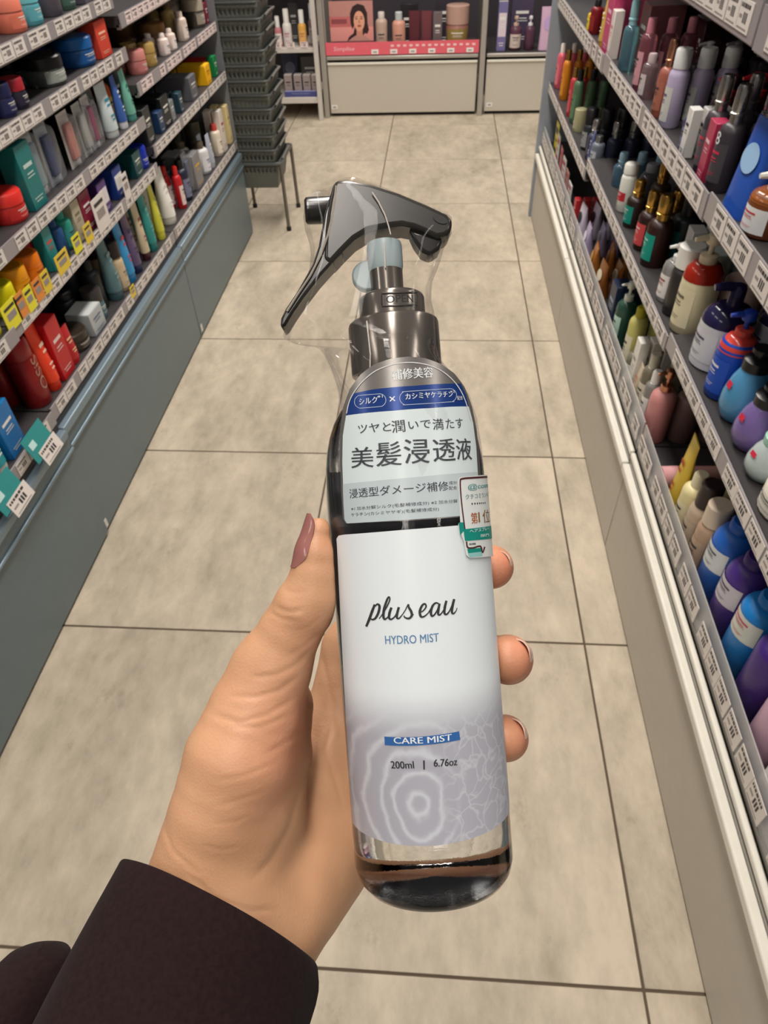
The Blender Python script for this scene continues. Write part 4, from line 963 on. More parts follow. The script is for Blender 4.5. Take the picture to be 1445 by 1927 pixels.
# ------------------------------------------------------------------ products
def C(c, rough=0.38, **k): return mat(c, rough, **k)
def shade(c, f): return tuple(max(0, min(255, v*f)) for v in c)
INKD = (50, 48, 54); WHT = (232, 230, 224); BLK = (26, 25, 27); GOLD = (196, 152, 74); SILV = (176, 174, 172)
def metal(c): return mat(c, 0.22, 0.9) if c in (GOLD, SILV, (196, 140, 112)) else C(c)
def arc_label(root, r, z0, z1, col, ink, span=62, sx=1.0, sy=1.0, off=0.0006):
    mb = MB(); n = 8; vs = []
    for z in (z0, z1):
        for k in range(n+1): a = math.radians(-span+2*span*k/n); vs.append(((r*sx+off)*math.cos(a), (r*sy+off)*math.sin(a), z))
    mb.add(vs, [(k, k+1, n+2+k, n+1+k) for k in range(n)])
    h = z1-z0
    for f0, f1, s in ((0.73, 0.80, 0.5), (0.60, 0.635, 0.36), (0.53, 0.55, 0.42), (0.24, 0.255, 0.46), (0.18, 0.195, 0.36)):
        vs = []
        for z in (z0+h*f0, z0+h*f1):
            for k in range(5): a = math.radians(-span*s+2*span*s*k/4); vs.append(((r*sx+off*1.9)*math.cos(a), (r*sy+off*1.9)*math.sin(a), z))
        mb.add(vs, [(k, k+1, 6+k, 5+k) for k in range(4)], 1)
    o = mb.build('label', [C(col, .5), C(ink, .5)], root); o['kind'] = 'stuff'; return o
def body_mat(c, clear): return mat(c, 0.08, trans=0.75, ior=1.35) if clear else C(c)

def k_bottle(root, w, h, body, cap, label=WHT, ink=INKD, clear=False, caph=0.2, capw=0.55, sh=0.1, sq=1.0, lab0=0.12, lab1=0.62):
    r = w/2; hb = h*(1-caph); s = h*sh
    MB().lathe([(r*.9, 0), (r, .003), (r, hb-s), (r*.93, hb-s*.5), (r*.72, hb-s*.12), (r*capw*.9, hb)], 20, sy=sq).build('bottle_body', body_mat(body, clear), root, smooth=50)
    MB().lathe([(r*capw, 0), (r*capw, h*caph-.003), (r*capw*.86, h*caph)], 18, c=(0, 0, hb)).build('cap', metal(cap), root)
    if label: arc_label(root, r, hb*lab0, hb*lab1+hb*.08, label, ink, sy=sq)
def k_pump(root, w, h, body, cap, label=WHT, ink=INKD, clear=False, sq=1.0, dirn=1.0, collar=None, sh=0.13):
    r = w/2; hb = h*.70; s = h*sh
    MB().lathe([(r*.9, 0), (r, .003), (r, hb-s), (r*.92, hb-s*.45), (r*.66, hb-s*.08), (r*.42, hb)], 20, sy=sq).build('bottle_body', body_mat(body, clear), root, smooth=50)
    MB().lathe([(r*.46, 0), (r*.46, h*.075), (r*.3, h*.085)], 18, c=(0, 0, hb)).build('collar', metal(collar or cap), root)
    pm = MB(); pm.lathe([(r*.14, 0), (r*.14, h*.13)], 10, c=(0, 0, hb+h*.07)); zt = hb+h*.20
    pm.lathe([(r*.34, 0), (r*.38, h*.02), (r*.34, h*.085), (r*.2, h*.10)], 14, c=(0, 0, zt-h*.02))
    pm.tube([(0, 0, zt+h*.03), (r*.5, 0, zt+h*.035), (r*.95*dirn, 0, zt+h*.02)], [r*.2, r*.16, r*.11], 8); pm.build('pump_head', metal(cap), root)
    if label: arc_label(root, r, hb*.12, hb*.68, label, ink, sy=sq)
def k_spray(root, w, h, body, cap, label=WHT, ink=INKD, clear=False):
    r = w/2; hb = h*.66
    MB().lathe([(r*.92, 0), (r, .003), (r, hb*.86), (r*.86, hb*.95), (r*.5, hb)], 20).build('bottle_body', body_mat(body, clear), root, smooth=50)
    MB().lathe([(r*.52, 0), (r*.52, h*.06), (r*.62, h*.07), (r*.62, h*.09), (r*.52, h*.10), (r*.56, h*.115), (r*.56, h*.30), (r*.46, h*.34)], 18, c=(0, 0, hb)).build('over_cap', metal(cap), root)
    if label: arc_label(root, r, hb*.15, hb*.72, label, ink)
def k_can(root, w, h, body, cap, label=None, ink=WHT):
    r = w/2; hb = h*.74
    MB().lathe([(r*.94, 0), (r, .003), (r, hb*.95), (r*.9, hb), (r*.82, hb)], 20).build('can_body', mat(body, 0.3, 0.2), root, smooth=50)
    MB().lathe([(r*.92, 0), (r*.95, .002), (r*.93, (h-hb)*.8), (r*.8, h-hb), ], 20, c=(0, 0, hb)).build('cap', C(cap, .3), root, smooth=50)
    if label: arc_label(root, r, hb*.1, hb*.85, label, ink)
def k_tub(root, w, h, body, cap, label=None, ink=WHT):
    r = w/2
    MB().lathe([(r*.95, 0), (r, .003), (r, h*.62), (r*.985, h*.625), (r*.985, h*.632), (r, h*.637), (r, h-.004), (r*.96, h-.001), (r*.88, h)], 26).build('tub_body', C(body, .35), root, smooth=40)
    MB().lathe([(r*.80, 0), (r*.78, .0012)], 26, c=(0, 0, h-.0006)).build('lid_disc', C(shade(cap, .8), .4), root)
    arc_label(root, r, h*.12, h*.55, label or body, ink)
def k_tube(root, w, h, body, cap, label=None, ink=WHT, thick=0.6):
    hb = h*.86; n = 20; vs = []; fs = []; lv = 7
    for i in range(lv):
        t = i/(lv-1); ry = w/2*(0.86+.14*t); rx = w/2*thick*(1-t**1.6)+.0012
        for k in range(n): a = 2*math.pi*k/n; vs.append((rx*math.cos(a), ry*math.sin(a), h-hb+hb*t))
    for i in range(lv-1):
        for k in range(n): k2 = (k+1) % n; fs.append((i*n+k, i*n+k2, (i+1)*n+k2, (i+1)*n+k))
    fs += [tuple(range(n-1, -1, -1)), tuple((lv-1)*n+k for k in range(n))]
    MB().add(vs, fs).build('tube_body', C(body, .35), root, smooth=50)
    MB().lathe([(w*.36, 0), (w*.38, .002), (w*.38, h-hb)], 18, sx=thick*1.3).build('cap', C(cap, .35), root)
    cl = label or shade(body, 0.7)
    mb = MB()
    for f0, f1, s in ((.62, .68, .7), (.52, .56, .55), (.3, .33, .6), (.22, .25, .45)):
        t0 = f0; rx = w/2*thick*(1-t0**1.6)+.0022
        mb.quad((rx, -w/2*s*.6, h-hb+hb*f0), (rx, w/2*s*.6, h-hb+hb*f0), (rx*.97, w/2*s*.6, h-hb+hb*f1), (rx*.97, -w/2*s*.6, h-hb+hb*f1))
    mb.build('print', C(ink, .5), root, smooth=0)['kind'] = 'stuff'
def k_box(root, w, h, body, cap=None, label=None, ink=WHT, d=None):
    d = d or w*.7
    MB().box((0, 0, h/2), (d, w, h)).build('carton_body', C(body, .4), root, bevel=.0012, seg=1)
    mb = MB(); x = d/2+.0004
    if label: mb.quad((x, -w*.42, h*.3), (x, w*.42, h*.3), (x, w*.42, h*.78), (x, -w*.42, h*.78), 1); x += .0003
    for z0, z1, s in ((.64, .70, .30), (.54, .56, .22), (.49, .505, .26), (.16, .175, .3), (.11, .125, .22)): mb.quad((x, -w*s, h*z0), (x, w*s, h*z0), (x, w*s, h*z1), (x, -w*s, h*z1), 0)
    mb.build('front_print', [C(ink, .5), C(label or ink, .5)], root, smooth=0)['kind'] = 'stuff'
    if cap: MB().box((0, 0, h+.0006), (d*.98, w*.98, .001)).build('top_flap', C(cap, .45), root)
def k_jar(root, w, h, body, cap, label=None, ink=WHT, clear=False):
    r = w/2; hb = h*.6
    MB().lathe([(r*.9, 0), (r*.97, .004), (r*.97, hb-.004), (r*.9, hb)], 24).build('jar_body', body_mat(body, clear), root, smooth=50)
    MB().lathe([(r, 0), (r, h-hb-.003), (r*.93, h-hb)], 24, c=(0, 0, hb)).build('lid', C(cap, .3), root)
    arc_label(root, r*.97, hb*.2, hb*.85, label or body, ink)
def k_blister(root, w, h, body, cap, label=None, ink=WHT, clear=True):
    MB().box((-.006, 0, h/2), (.0012, w, h)).build('backing_card', C(cap, .5), root)
    MB().box((.0, 0, h*.48), (.010, w*.62, h*.66)).build('packed_item', C(body, .35), root, bevel=.003)
    n = 12; vs = []; fs = []
    P = rrect(w*.46, h*.46, .008, 4)
    for x, s in ((-.005, 1.0), (.010, .93), (.0135, .80)): vs += [(x, a*s, b*s+h/2) for a, b in P]
    m = len(P)
    for i in range(2):
        for k in range(m): k2 = (k+1) % m; fs.append((i*m+k, i*m+k2, (i+1)*m+k2, (i+1)*m+k))
    fs.append(tuple(2*m+k for k in range(m)))
    MB().add(vs, fs).build('clear_blister', M_BLIS, root, smooth=50)
M_BLIS = clear_film('blister_plastic', (0.95, 0.96, 0.97), haze=0.05, rough=0.05)
def k_pouch(root, w, h, body, cap, label=WHT, ink=INKD):
    n = 24; vs = []; fs = []; lv = 8
    for i in range(lv):
        t = i/(lv-1); ry = w/2*(1-.05*math.sin(math.pi*t)); rx = w*.27*(1-t)**.7+.0015
        for k in range(n):
            a = 2*math.pi*k/n; c_, s_ = math.cos(a), math.sin(a); vs.append((rx*math.copysign(abs(c_)**.8, c_), ry*math.copysign(abs(s_)**.5, s_), h*t))
    for i in range(lv-1):
        for k in range(n): k2 = (k+1) % n; fs.append((i*n+k, i*n+k2, (i+1)*n+k2, (i+1)*n+k))
    fs += [tuple(range(n-1, -1, -1)), tuple((lv-1)*n+k for k in range(n))]
    MB().add(vs, fs).build('pouch_body', mat(body, .22, bump=.15), root, smooth=60)
    if cap: MB().lathe([(w*.10, -.004), (w*.10, .012)], 12, c=(0, w*.28, h)).build('spout', C(cap), root)
    if label:
        mb = MB(); e = []
        for k in range(20):
            a = 2*math.pi*k/20; z = h*.62+h*.16*math.sin(a); e.append((w*.27*(1-z/h)**.7+.0032, w*.3*math.cos(a), z))
        mb.add(e, [tuple(range(20))]); mb.build('label', C(label, .5), root)
def k_pear(root, w, h, body, cap, label=None, ink=(206, 40, 70)):
    r = w/2; hb = h*.72
    MB().lathe([(r*.55, 0), (r*.8, hb*.06), (r, hb*.28), (r*.98, hb*.5), (r*.8, hb*.78), (r*.62, hb*.93), (r*.56, hb)], 22).build('bottle_body', mat(body, .15, trans=.2), root, smooth=70)
    MB().lathe([(r*.62, 0), (r*.62, h*.12), (r*.5, h*.14), (r*.26, h*.16), (r*.26, h*.21), (r*.42, h*.22), (r*.42, h*.27), (r*.3, h*.28)], 18, c=(0, 0, hb)).build('cap', C(cap, .25), root)
    mb = MB(); x = r*.95; mb.quad((x, -.006, hb*.64), (x, .006, hb*.64), (x*.93, .006, hb*.76), (x*.93, -.006, hb*.76)); mb.build('seal', C(ink, .5), root, smooth=0)
def k_dome(root, w, h, body, cap, label=WHT, ink=INKD):
    r = w/2; hb = h*.56
    MB().lathe([(r*.9, 0), (r, .003), (r, hb)], 24).build('bottle_body', C(body, .35), root, smooth=50)
    p = [(r, 0)]+[(r*(.30+.70*math.cos(t)), h*.20*math.sin(t)) for t in np.linspace(.1, math.pi/2, 6)]+[(r*.28, h*.40), (r*.22, h*.44)]
    MB().lathe(p, 24, c=(0, 0, hb)).build('dome_cap', C(cap, .12), root, smooth=60)
    MB().tube([(0, 0, h*.97), (r*.5, 0, h*.98), (r*.9, 0, h*.96)], [r*.2, r*.18, r*.13], 8).build('spout', C(cap, .15), root)
    arc_label(root, r, hb*.2, hb*.85, label, ink)
def k_sachet(root, w, h, body, cap, label=None, ink=(190, 60, 90)):
    mb = MB(); mb.box((0, 0, h/2), (.004, w, h)); mb.build('sachet_body', C(body, .3), root, bevel=.0012)
    mb = MB(); x = .0024
    for z0, z1, s in ((.7, .86, .36), (.5, .55, .3), (.2, .32, .38)): mb.quad((x, -w*s, h*z0), (x, w*s, h*z0), (x, w*s, h*z1), (x, -w*s, h*z1))
    mb.build('print', C(ink, .5), root, smooth=0)['kind'] = 'stuff'
KIND = dict(bottle=(k_bottle, 'hair_bottle', 'bottle'), pump=(k_pump, 'pump_bottle', 'bottle'), spray=(k_spray, 'capped_spray_bottle', 'bottle'), can=(k_can, 'spray_can', 'can'), tub=(k_tub, 'round_tub', 'tub'), tube=(k_tube, 'squeeze_tube', 'tube'), box=(k_box, 'carton', 'box'),
            jar=(k_jar, 'hair_wax_jar', 'jar'), blister=(k_blister, 'blister_pack', 'pack'), pouch=(k_pouch, 'refill_pouch', 'pouch'), pear=(k_pear, 'pear_shaped_bottle', 'bottle'), dome=(k_dome, 'domed_bottle', 'bottle'), sachet=(k_sachet, 'sachet', 'sachet'))
ITEMS = []
def P(key_, px, py, w, kind, body, cap=WHT, desc='', h=None, dx=0.0, u=1.0, back=0, hmin=.05, hmax=.23, lay=0, **kw):
    """product whose top centre (or the point at height fraction u when h is given) shows at pixel px,py"""
    S = SHELF[key_]; w = w*MM; dx = dx*MM; half = w/2*(0.62 if kind in ('tube', 'pouch') else 0.36 if kind == 'box' else 1.0)
    if kind in ('blister', 'sachet'): half = .012
    X = S['x']+S['s']*(0.006+half+dx); p = on_x(px, py, X); z = p[2]-S['z']
    if h is None: h = min(max(z, hmin), hmax)
    else: h = h*MM
    if u == 1.0: h = min(h, max(z+.026, .055))
    up = [q['z'] for k_, q in SHELF.items() if k_[:2] == key_[:2] and q['z'] > S['z']+.02]
    if up: h = min(h, min(up)-S['z']-.032)
    ITEMS.append(dict(sh=key_, x=X, y=p[1], w=w, half=half, h=h, kind=kind, body=body, cap=cap, desc=desc, back=back, kw=kw, px=px, lay=lay, zraw=z))
# ---- left gondola, bay N (near) -------------------------------------------------
RED = (196, 36, 34); DRED = (140, 26, 30); TEAL = (26, 116, 116); SLATE = (84, 116, 122); NAVY = (34, 44, 84); BLUE = (30, 104, 176)
P('LN4', 12, 24, 62, 'jar', (224, 120, 96), (228, 126, 104), 'coral lidded tub', h=90, dx=5)
P('LN4', 45, 6, 62, 'jar', (92, 168, 180), (104, 182, 192), 'pale teal lidded tub', h=92)
P('LN4', 84, -12, 60, 'can', (96, 90, 100), (84, 80, 92), 'grey wax tin', h=90)
P('LN4', 112, -24, 55, 'jar', (66, 96, 84), (56, 84, 74), 'dark green tub', h=85)
P('LN4', 150, -45, 60, 'box', (90, 84, 96), None, 'dusky grey carton', h=90)
P('LN4', 195, -62, 60, 'box', (80, 70, 90), None, 'plum carton', h=90)
P('LN3', 6, 196, 48, 'jar', (40, 44, 88), (36, 38, 74), 'small navy wax pot', h=55)
P('LN3', 30, 178, 46, 'jar', (46, 40, 60), (160, 40, 50), 'small dark pot with crimson lid', h=52)
P('LN3', 82, 132, 92, 'jar', (150, 156, 150), BLK, 'clear based pot with wide black lid', h=72, clear=True)
P('LN3', 30, 128, 80, 'jar', BLK, (20, 20, 22), 'black wax pot behind', h=85, dx=75)
P('LN3', 142, 90, 96, 'jar', (24, 84, 148), (30, 96, 164), 'big blue tub', h=92, back=1)
P('LN3', 184, 64, 66, 'box', (206, 66, 46), None, 'vermilion carton', h=100, back=1, ink=(240, 190, 160))
P('LN3', 222, 58, 60, 'jar', (70, 22, 34), (60, 20, 30), 'maroon tub', h=85, dx=30)
P('LN3', 110, 84, 80, 'box', (60, 24, 60), None, 'dark plum carton', h=90, dx=140)
P('LN2', 30, 392, 72, 'jar', (200, 44, 40), (220, 52, 44), 'scarlet round tub', h=66)
P('LN2', 16, 292, 60, 'box', TEAL, None, 'dark teal carton', h=120, dx=12, ink=(190, 210, 205))
P('LN2', 52, 258, 54, 'blister', (128, 150, 160), (190, 196, 196), 'silvery blue blister comb pack', h=125)
P('LN2', 84, 240, 54, 'blister', (30, 50, 100), (170, 178, 186), 'navy blister pack', h=120)
P('LN2', 125, 216, 52, 'blister', (196, 128, 118), (210, 204, 198), 'salmon pink blister pack', h=112)
P('LN2', 152, 202, 44, 'blister', (176, 176, 172), (190, 188, 184), 'silver grey blister pack', h=110)
P('LN2', 168, 192, 44, 'blister', (140, 44, 88), (206, 202, 204), 'magenta blister pack', h=112)
P('LN2', 192, 178, 56, 'tube', (196, 208, 210), (210, 214, 214), 'white and teal squeeze tube', h=118, ink=(30, 130, 150))
P('LN2', 214, 160, 40, 'tube', (60, 96, 168), (230, 230, 236), 'blue striped squeeze tube', h=118, ink=(200, 214, 230))
P('LN2', 186, 152, 40, 'bottle', (222, 106, 40), (222, 96, 40), 'orange capped bottle', h=118, dx=40, label=(230, 190, 120))
P('LN2', 242, 140, 46, 'tube', (112, 176, 158), (86, 160, 150), 'mint green squeeze tube', h=116, ink=(40, 100, 90))
P('LN2', 226, 142, 44, 'box', (18, 62, 66), None, 'very dark green carton', h=118, dx=28)
P('LN1', 4, 560, 58, 'tub', (222, 214, 24), (232, 224, 30), 'lemon yellow wax tub', h=82)
P('LN1', 28, 524, 60, 'tub', (228, 150, 18), (224, 140, 16), 'amber orange tub', h=84, ink=(90, 40, 20), label=(232, 160, 30))
P('LN1', 52, 500, 60, 'tub', (226, 118, 16), (222, 112, 20), 'deep orange tub', h=86, ink=(90, 40, 20), label=(230, 128, 24))
P('LN1', 72, 472, 64, 'tub', (186, 34, 44), (176, 30, 44), 'crimson tub', h=86)
P('LN1', 88, 452, 38, 'box', (30, 132, 132), None, 'slim teal carton', h=85, ink=(206, 60, 50))
P('LN1', 102, 436, 40, 'bottle', (28, 72, 124), (26, 66, 116), 'dark blue bottle', h=86, label=None)
P('LN1', 118, 418, 44, 'bottle', (40, 142, 124), (50, 150, 132), 'sea green bottle', h=88, label=(60, 150, 150))
P('LN1', 138, 400, 42, 'box', (178, 168, 146), None, 'beige carton', h=84, ink=(110, 100, 86))
P('LN1', 156, 384, 58, 'box', (128, 26, 54), (76, 36, 96), 'maroon carton with purple top', h=84, d=.09)
P('LN1', 190, 364, 52, 'box', (84, 52, 120), (64, 44, 110), 'purple carton', h=80, d=.09, ink=(220, 214, 224), label=(222, 216, 216))
P('LN1', 218, 336, 56, 'box', (30, 56, 130), (28, 52, 118), 'royal blue carton', h=84, d=.10, label=(226, 224, 220))
P('LN1', 242, 300, 60, 'box', (18, 70, 74), None, 'bottle green carton', h=92, dx=30, d=.07)
P('LN1', 262, 306, 62, 'tub', (24, 48, 168), (22, 44, 170), 'cobalt blue tub', h=80)
P('LN0', 170, 648, 84, 'jar', (60, 50, 40), (50, 42, 36), 'flat dark brown pot with silver rim', h=44)
P('LN0', 168, 600, 70, 'box', (176, 182, 184), (196, 200, 200), 'silver white carton', h=70, dx=22, d=.06, ink=(70, 90, 130))
P('LN0', 30, 662, 58, 'can', DRED, (150, 32, 36), 'dark red styling spray can', h=150)
P('LN0', 58, 640, 44, 'tube', (232, 62, 30), (220, 56, 28), 'orange red squeeze tube', h=152, dx=4, thick=.8, ink=(236, 200, 180))
P('LN0', 92, 628, 56, 'box', (186, 26, 32), (200, 30, 32), 'bright red carton', h=140, ink=(232, 200, 196))
P('LN0', 122, 640, 44, 'tube', (176, 26, 34), RED, 'small red squeeze tube', h=118, ink=(220, 190, 150))
P('LN0', 140, 566, 52, 'can', (36, 40, 46), BLK, 'black spray can', h=150, dx=40)
P('LN0', 178, 556, 50, 'jar', SLATE, (60, 56, 54), 'slate grey pot with dark lid', h=98, dx=10)
P('LN0', 180, 468, 52, 'tube', SLATE, (66, 96, 104), 'tall slate teal squeeze tube', h=172, ink=(120, 150, 152), thick=.8)
P('LN0', 156, 520, 46, 'bottle', (40, 44, 48), BLK, 'dark bottle with black cap', h=150, dx=26, label=None)
P('LN0', 201, 484, 44, 'bottle', (200, 178, 144), (36, 28, 28), 'beige bottle with wide black cap', h=140, caph=.32, capw=.96, label=(206, 186, 156), ink=(120, 100, 80))
P('LN0', 214, 438, 50, 'tube', (46, 140, 196), (40, 128, 186), 'sky blue squeeze tube', h=170, ink=(190, 50, 70))
P('LN0', 233, 412, 46, 'tube', (92, 76, 110), NAVY, 'mauve squeeze tube with navy panel', h=160, ink=(40, 40, 80))
P('LN0', 253, 393, 38, 'tube', (198, 184, 156), (70, 30, 40), 'cream squeeze tube with maroon cap', h=162, ink=(130, 60, 60))
P('LN0', 264, 370, 44, 'tube', (46, 138, 134), (40, 126, 124), 'teal squeeze tube', h=168, ink=(90, 170, 166))
P('LN0', 281, 350, 42, 'tube', (206, 204, 70), (210, 208, 70), 'pale yellow squeeze tube', h=168, ink=(150, 150, 40))
P('LF0', 304, 336, 58, 'tube', (236, 234, 228), (226, 222, 214), 'plain white squeeze tube', h=170, ink=(214, 212, 206), thick=.85)
# bay M, at the very edge
P('LM0', -6, 790, 60, 'box', (24, 110, 176), (28, 120, 186), 'azure blue carton', h=165, dx=6)
P('LM0', -30, 820, 50, 'tube', (40, 150, 160), WHT, 'aqua squeeze tube', h=150)
P('LM1', -12, 610, 60, 'tub', (214, 206, 20), (70, 74, 40), 'yellow tub with olive lid', h=70)
# bay F
P('LF0', 332, 330, 30, 'bottle', (190, 30, 36), RED, 'slim crimson bottle', h=150, label=(232, 210, 206))
P('LF0', 340, 318, 44, 'bottle', (36, 38, 60), BLK, 'dark navy bottle with black cap', h=150, label=(120, 124, 150))
P('LF0', 352, 300, 44, 'blister', (90, 96, 120), (150, 154, 160), 'grey blister pack', h=150, dx=8)
P('LF0', 362, 308, 72, 'box', (128, 126, 128), None, 'mid grey carton', h=132, ink=(222, 170, 50))
P('LF0', 376, 282, 60, 'bottle', (206, 206, 206), (90, 80, 66), 'white bottle with brown cap', h=150, label=(226, 226, 230), ink=(70, 80, 140))
P('LF0', 392, 268, 40, 'tube', (170, 176, 190), (190, 190, 196), 'pale grey blue squeeze tube', h=140)
P('LF0', 404, 248, 44, 'bottle', (222, 210, 190), (190, 70, 60), 'cream bottle with red cap', h=150, label=(236, 226, 210), ink=(120, 70, 60))
P('LF0', 414, 222, 40, 'box', (224, 214, 204), None, 'white carton with red mark', h=160, ink=(186, 50, 60))
P('LF0', 428, 210, 40, 'box', (226, 206, 150), None, 'tall cream yellow carton', h=165, ink=(150, 130, 90))
P('LF0', 360, 240, 60, 'jar', (60, 58, 50), (70, 66, 48), 'olive brown pot', h=120, dx=70)
P('LF1', 262, 232, 60, 'box', (40, 42, 44), None, 'charcoal carton', h=95)
P('LF1', 286, 200, 70, 'box', (24, 26, 28), None, 'wide black carton', h=92, dx=30, d=.1)
P('LF1', 305, 228, 40, 'box', (34, 60, 96), None, 'steel blue carton', h=70)
P('LF1', 322, 216, 40, 'box', (120, 124, 128), None, 'ash grey carton', h=72)
P('LF1', 340, 196, 36, 'box', (40, 66, 80), None, 'petrol blue carton', h=76)
P('LF1', 352, 160, 70, 'box', (96, 96, 102), (110, 110, 116), 'flat grey carton', h=84, dx=12, d=.12)
P('LF1', 370, 134, 70, 'box', (150, 24, 30), (170, 28, 32), 'dark red carton', h=104, dx=60, d=.1)
P('LF1', 388, 138, 58, 'box', (240, 180, 20), (244, 190, 30), 'sunflower yellow carton', h=92, d=.1, ink=(160, 90, 30))
P('LF1', 404, 122, 36, 'box', (24, 128, 70), (30, 140, 80), 'emerald carton', h=96, ink=(220, 230, 220))
P('LF2', 262, 134, 56, 'jar', (196, 120, 116), (200, 128, 122), 'dusty pink pot', h=62)
P('LF2', 284, 122, 46, 'jar', (170, 140, 80), (176, 146, 84), 'pale gold pot', h=60)
P('LF2', 286, 62, 86, 'jar', (120, 84, 46), (140, 100, 56), 'wide bronze pot', h=100, dx=40)
P('LF2', 310, 92, 36, 'bottle', (226, 206, 200), (236, 220, 214), 'small pinkish white bottle', h=72, label=(240, 226, 222))
P('LF2', 322, 78, 36, 'bottle', (222, 200, 190), (232, 216, 206), 'small cream white bottle', h=76, label=(240, 230, 222))
P('LF2', 318, 22, 44, 'bottle', (176, 150, 90), (120, 100, 60), 'olive gold bottle', h=118, dx=36, label=(200, 176, 120))
P('LF2', 340, 40, 40, 'bottle', (208, 190, 176), (226, 210, 196), 'pearl bottle', h=104, label=(230, 216, 206))
P('LF2', 366, 12, 74, 'jar', (150, 140, 126), (176, 164, 148), 'big greige glass pot', h=112, dx=6, clear=True)
P('LF2', 396, 10, 44, 'box', (120, 26, 50), None, 'wine red carton', h=100, dx=20)
# ---- right gondola ----------------------------------------------------------------
P('RS2', 1112, 44, 30, 'bottle', (216, 176, 40), (120, 20, 24), 'tiny yellow bottle with red cap', h=66, label=(236, 210, 60))
P('RS2', 1122, 20, 34, 'bottle', (120, 22, 30), BLK, 'small dark red bottle', h=90, label=(150, 40, 40))
P('RS2', 1142, 14, 34, 'tube', (206, 170, 90), GOLD, 'gold squeeze tube', h=110)
P('RS2', 1158, 30, 34, 'box', (222, 212, 206), None, 'slim white carton', h=105, ink=(200, 120, 130))
P('RS2', 1176, -10, 76, 'box', (190, 66, 110), None, 'raspberry pink carton', h=140, dx=20, d=.09, ink=(230, 180, 196))
P('RS1', 1058, 98, 34, 'bottle', (214, 96, 112), (236, 226, 220), 'coral pink bottle with white cap', h=150, label=(226, 120, 130))
P('RS1', 1070, 100, 32, 'bottle', (206, 126, 30), GOLD, 'amber orange bottle with gold cap', h=150, label=(220, 140, 40))
P('RS1', 1083, 128, 26, 'bottle', (190, 60, 70), GOLD, 'slim rose bottle', h=140, label=(210, 90, 96))
P('RS1', 1094, 122, 34, 'bottle', (82, 112, 84), BLK, 'sage green bottle with black cap', h=150, label=(96, 128, 96))
P('RS1', 1090, 222, 38, 'tub', (176, 170, 132), (186, 180, 142), 'khaki beige tub', h=72)
P('RS1', 1114, 206, 40, 'bottle', (40, 44, 50), BLK, 'black bottle with tall black cap', h=110, label=(150, 150, 150), caph=.36, capw=.9)
P('RS1', 1132, 250, 36, 'bottle', (110, 118, 130), SILV, 'smoky bottle with silver cap', h=84, label=(186, 190, 196))
P('RS1', 1146, 232, 40, 'spray', (60, 62, 84), SILV, 'indigo bottle with chrome cap', h=104, label=None)
P('RS1', 1152, 200, 40, 'bottle', (30, 30, 36), BLK, 'jet black bottle', h=120, dx=40, label=None, caph=.4, capw=.9)
P('RS1', 1186, 236, 42, 'spray', (40, 44, 70), SILV, 'midnight blue bottle with chrome cap', h=118, dx=30, label=None)
P('RS1', 1140, 316, 36, 'tube', (70, 82, 130), (210, 70, 90), 'slate blue tube with pink cap', h=84)
P('RS0', 1046, 245, 60, 'sachet', (230, 214, 60), desc='yellow and white sachet', h=140, ink=(60, 60, 60))
for i, (x, y, c, d_) in enumerate([(1048, 268, (232, 228, 222), 'white sachet'), (1053, 292, (206, 128, 130), 'dusty rose sachet'), (1058, 312, (236, 232, 226), 'ivory sachet'), (1063, 336, (196, 150, 140), 'tan rose sachet'), (1068, 360, (236, 236, 232), 'snow white sachet')]):
    P('RS0', x, y, 62, 'sachet', c, desc=d_, h=135)
P('RS0', 1082, 390, 30, 'box', (176, 40, 44), None, 'slim red carton', h=130)
P('RS0', 1098, 402, 60, 'pouch', (206, 196, 214), None, 'lavender and white pouch', h=120, label=(40, 38, 42))
P('RQ0', 1108, 440, 60, 'pouch', (176, 164, 196), None, 'lilac pouch', h=125, label=(226, 222, 232))
P('RQ0', 1122, 478, 66, 'pouch', (166, 104, 44), None, 'amber brown pouch', h=130, label=(196, 150, 80))
P('RQ0', 1136, 512, 62, 'pouch', (128, 76, 30), None, 'chestnut brown pouch', h=130, label=(226, 214, 190))
P('RQ0', 1158, 552, 50, 'box', (28, 40, 66), None, 'dark navy carton', h=140, ink=(150, 170, 190))
P('RQ0', 1184, 548, 46, 'pump', (96, 150, 128), (222, 224, 216), 'clear green bottle with white pump', h=165, clear=True, label=(190, 220, 206))
P('RQ0', 1208, 590, 40, 'bottle', (196, 190, 110), (176, 166, 40), 'olive yellow bottle', h=160, label=(222, 216, 190), caph=.14)
P('RQ0', 1196, 664, 46, 'bottle', (206, 200, 180), SILV, 'clear short bottle with silver band', h=100, clear=True, label=(236, 234, 228))
P('RQ0', 1228, 648, 30, 'box', (226, 222, 214), None, 'narrow white carton', h=135, ink=(150, 150, 140))
P('RQ0', 1246, 672, 38, 'bottle', (206, 196, 170), (196, 190, 170), 'pale straw bottle', h=145, label=(214, 206, 186), clear=True)
P('RQ0', 1216, 730, 34, 'tube', (206, 190, 166), (196, 180, 156), 'oatmeal tube with orange oval mark', h=95, ink=(206, 110, 50), dx=0)
P('RQ0', 1248, 722, 34, 'bottle', (226, 224, 218), (230, 228, 222), 'translucent white slim bottle', h=130, label=(232, 230, 224), clear=True)
P('RQ0', 1270, 712, 50, 'pump', (204, 138, 136), (196, 140, 112), 'rose pink bottle with copper pump', h=165, label=None)
P('RQ0', 1300, 740, 54, 'bottle', (120, 96, 92), (150, 110, 106), 'mauve brown bottle', h=130, dx=45, label=None)
P('RP0', 1338, 812, 44, 'tube', (212, 180, 62), (220, 200, 120), 'mustard yellow flat tube', h=165, ink=(170, 50, 30), thick=.7)
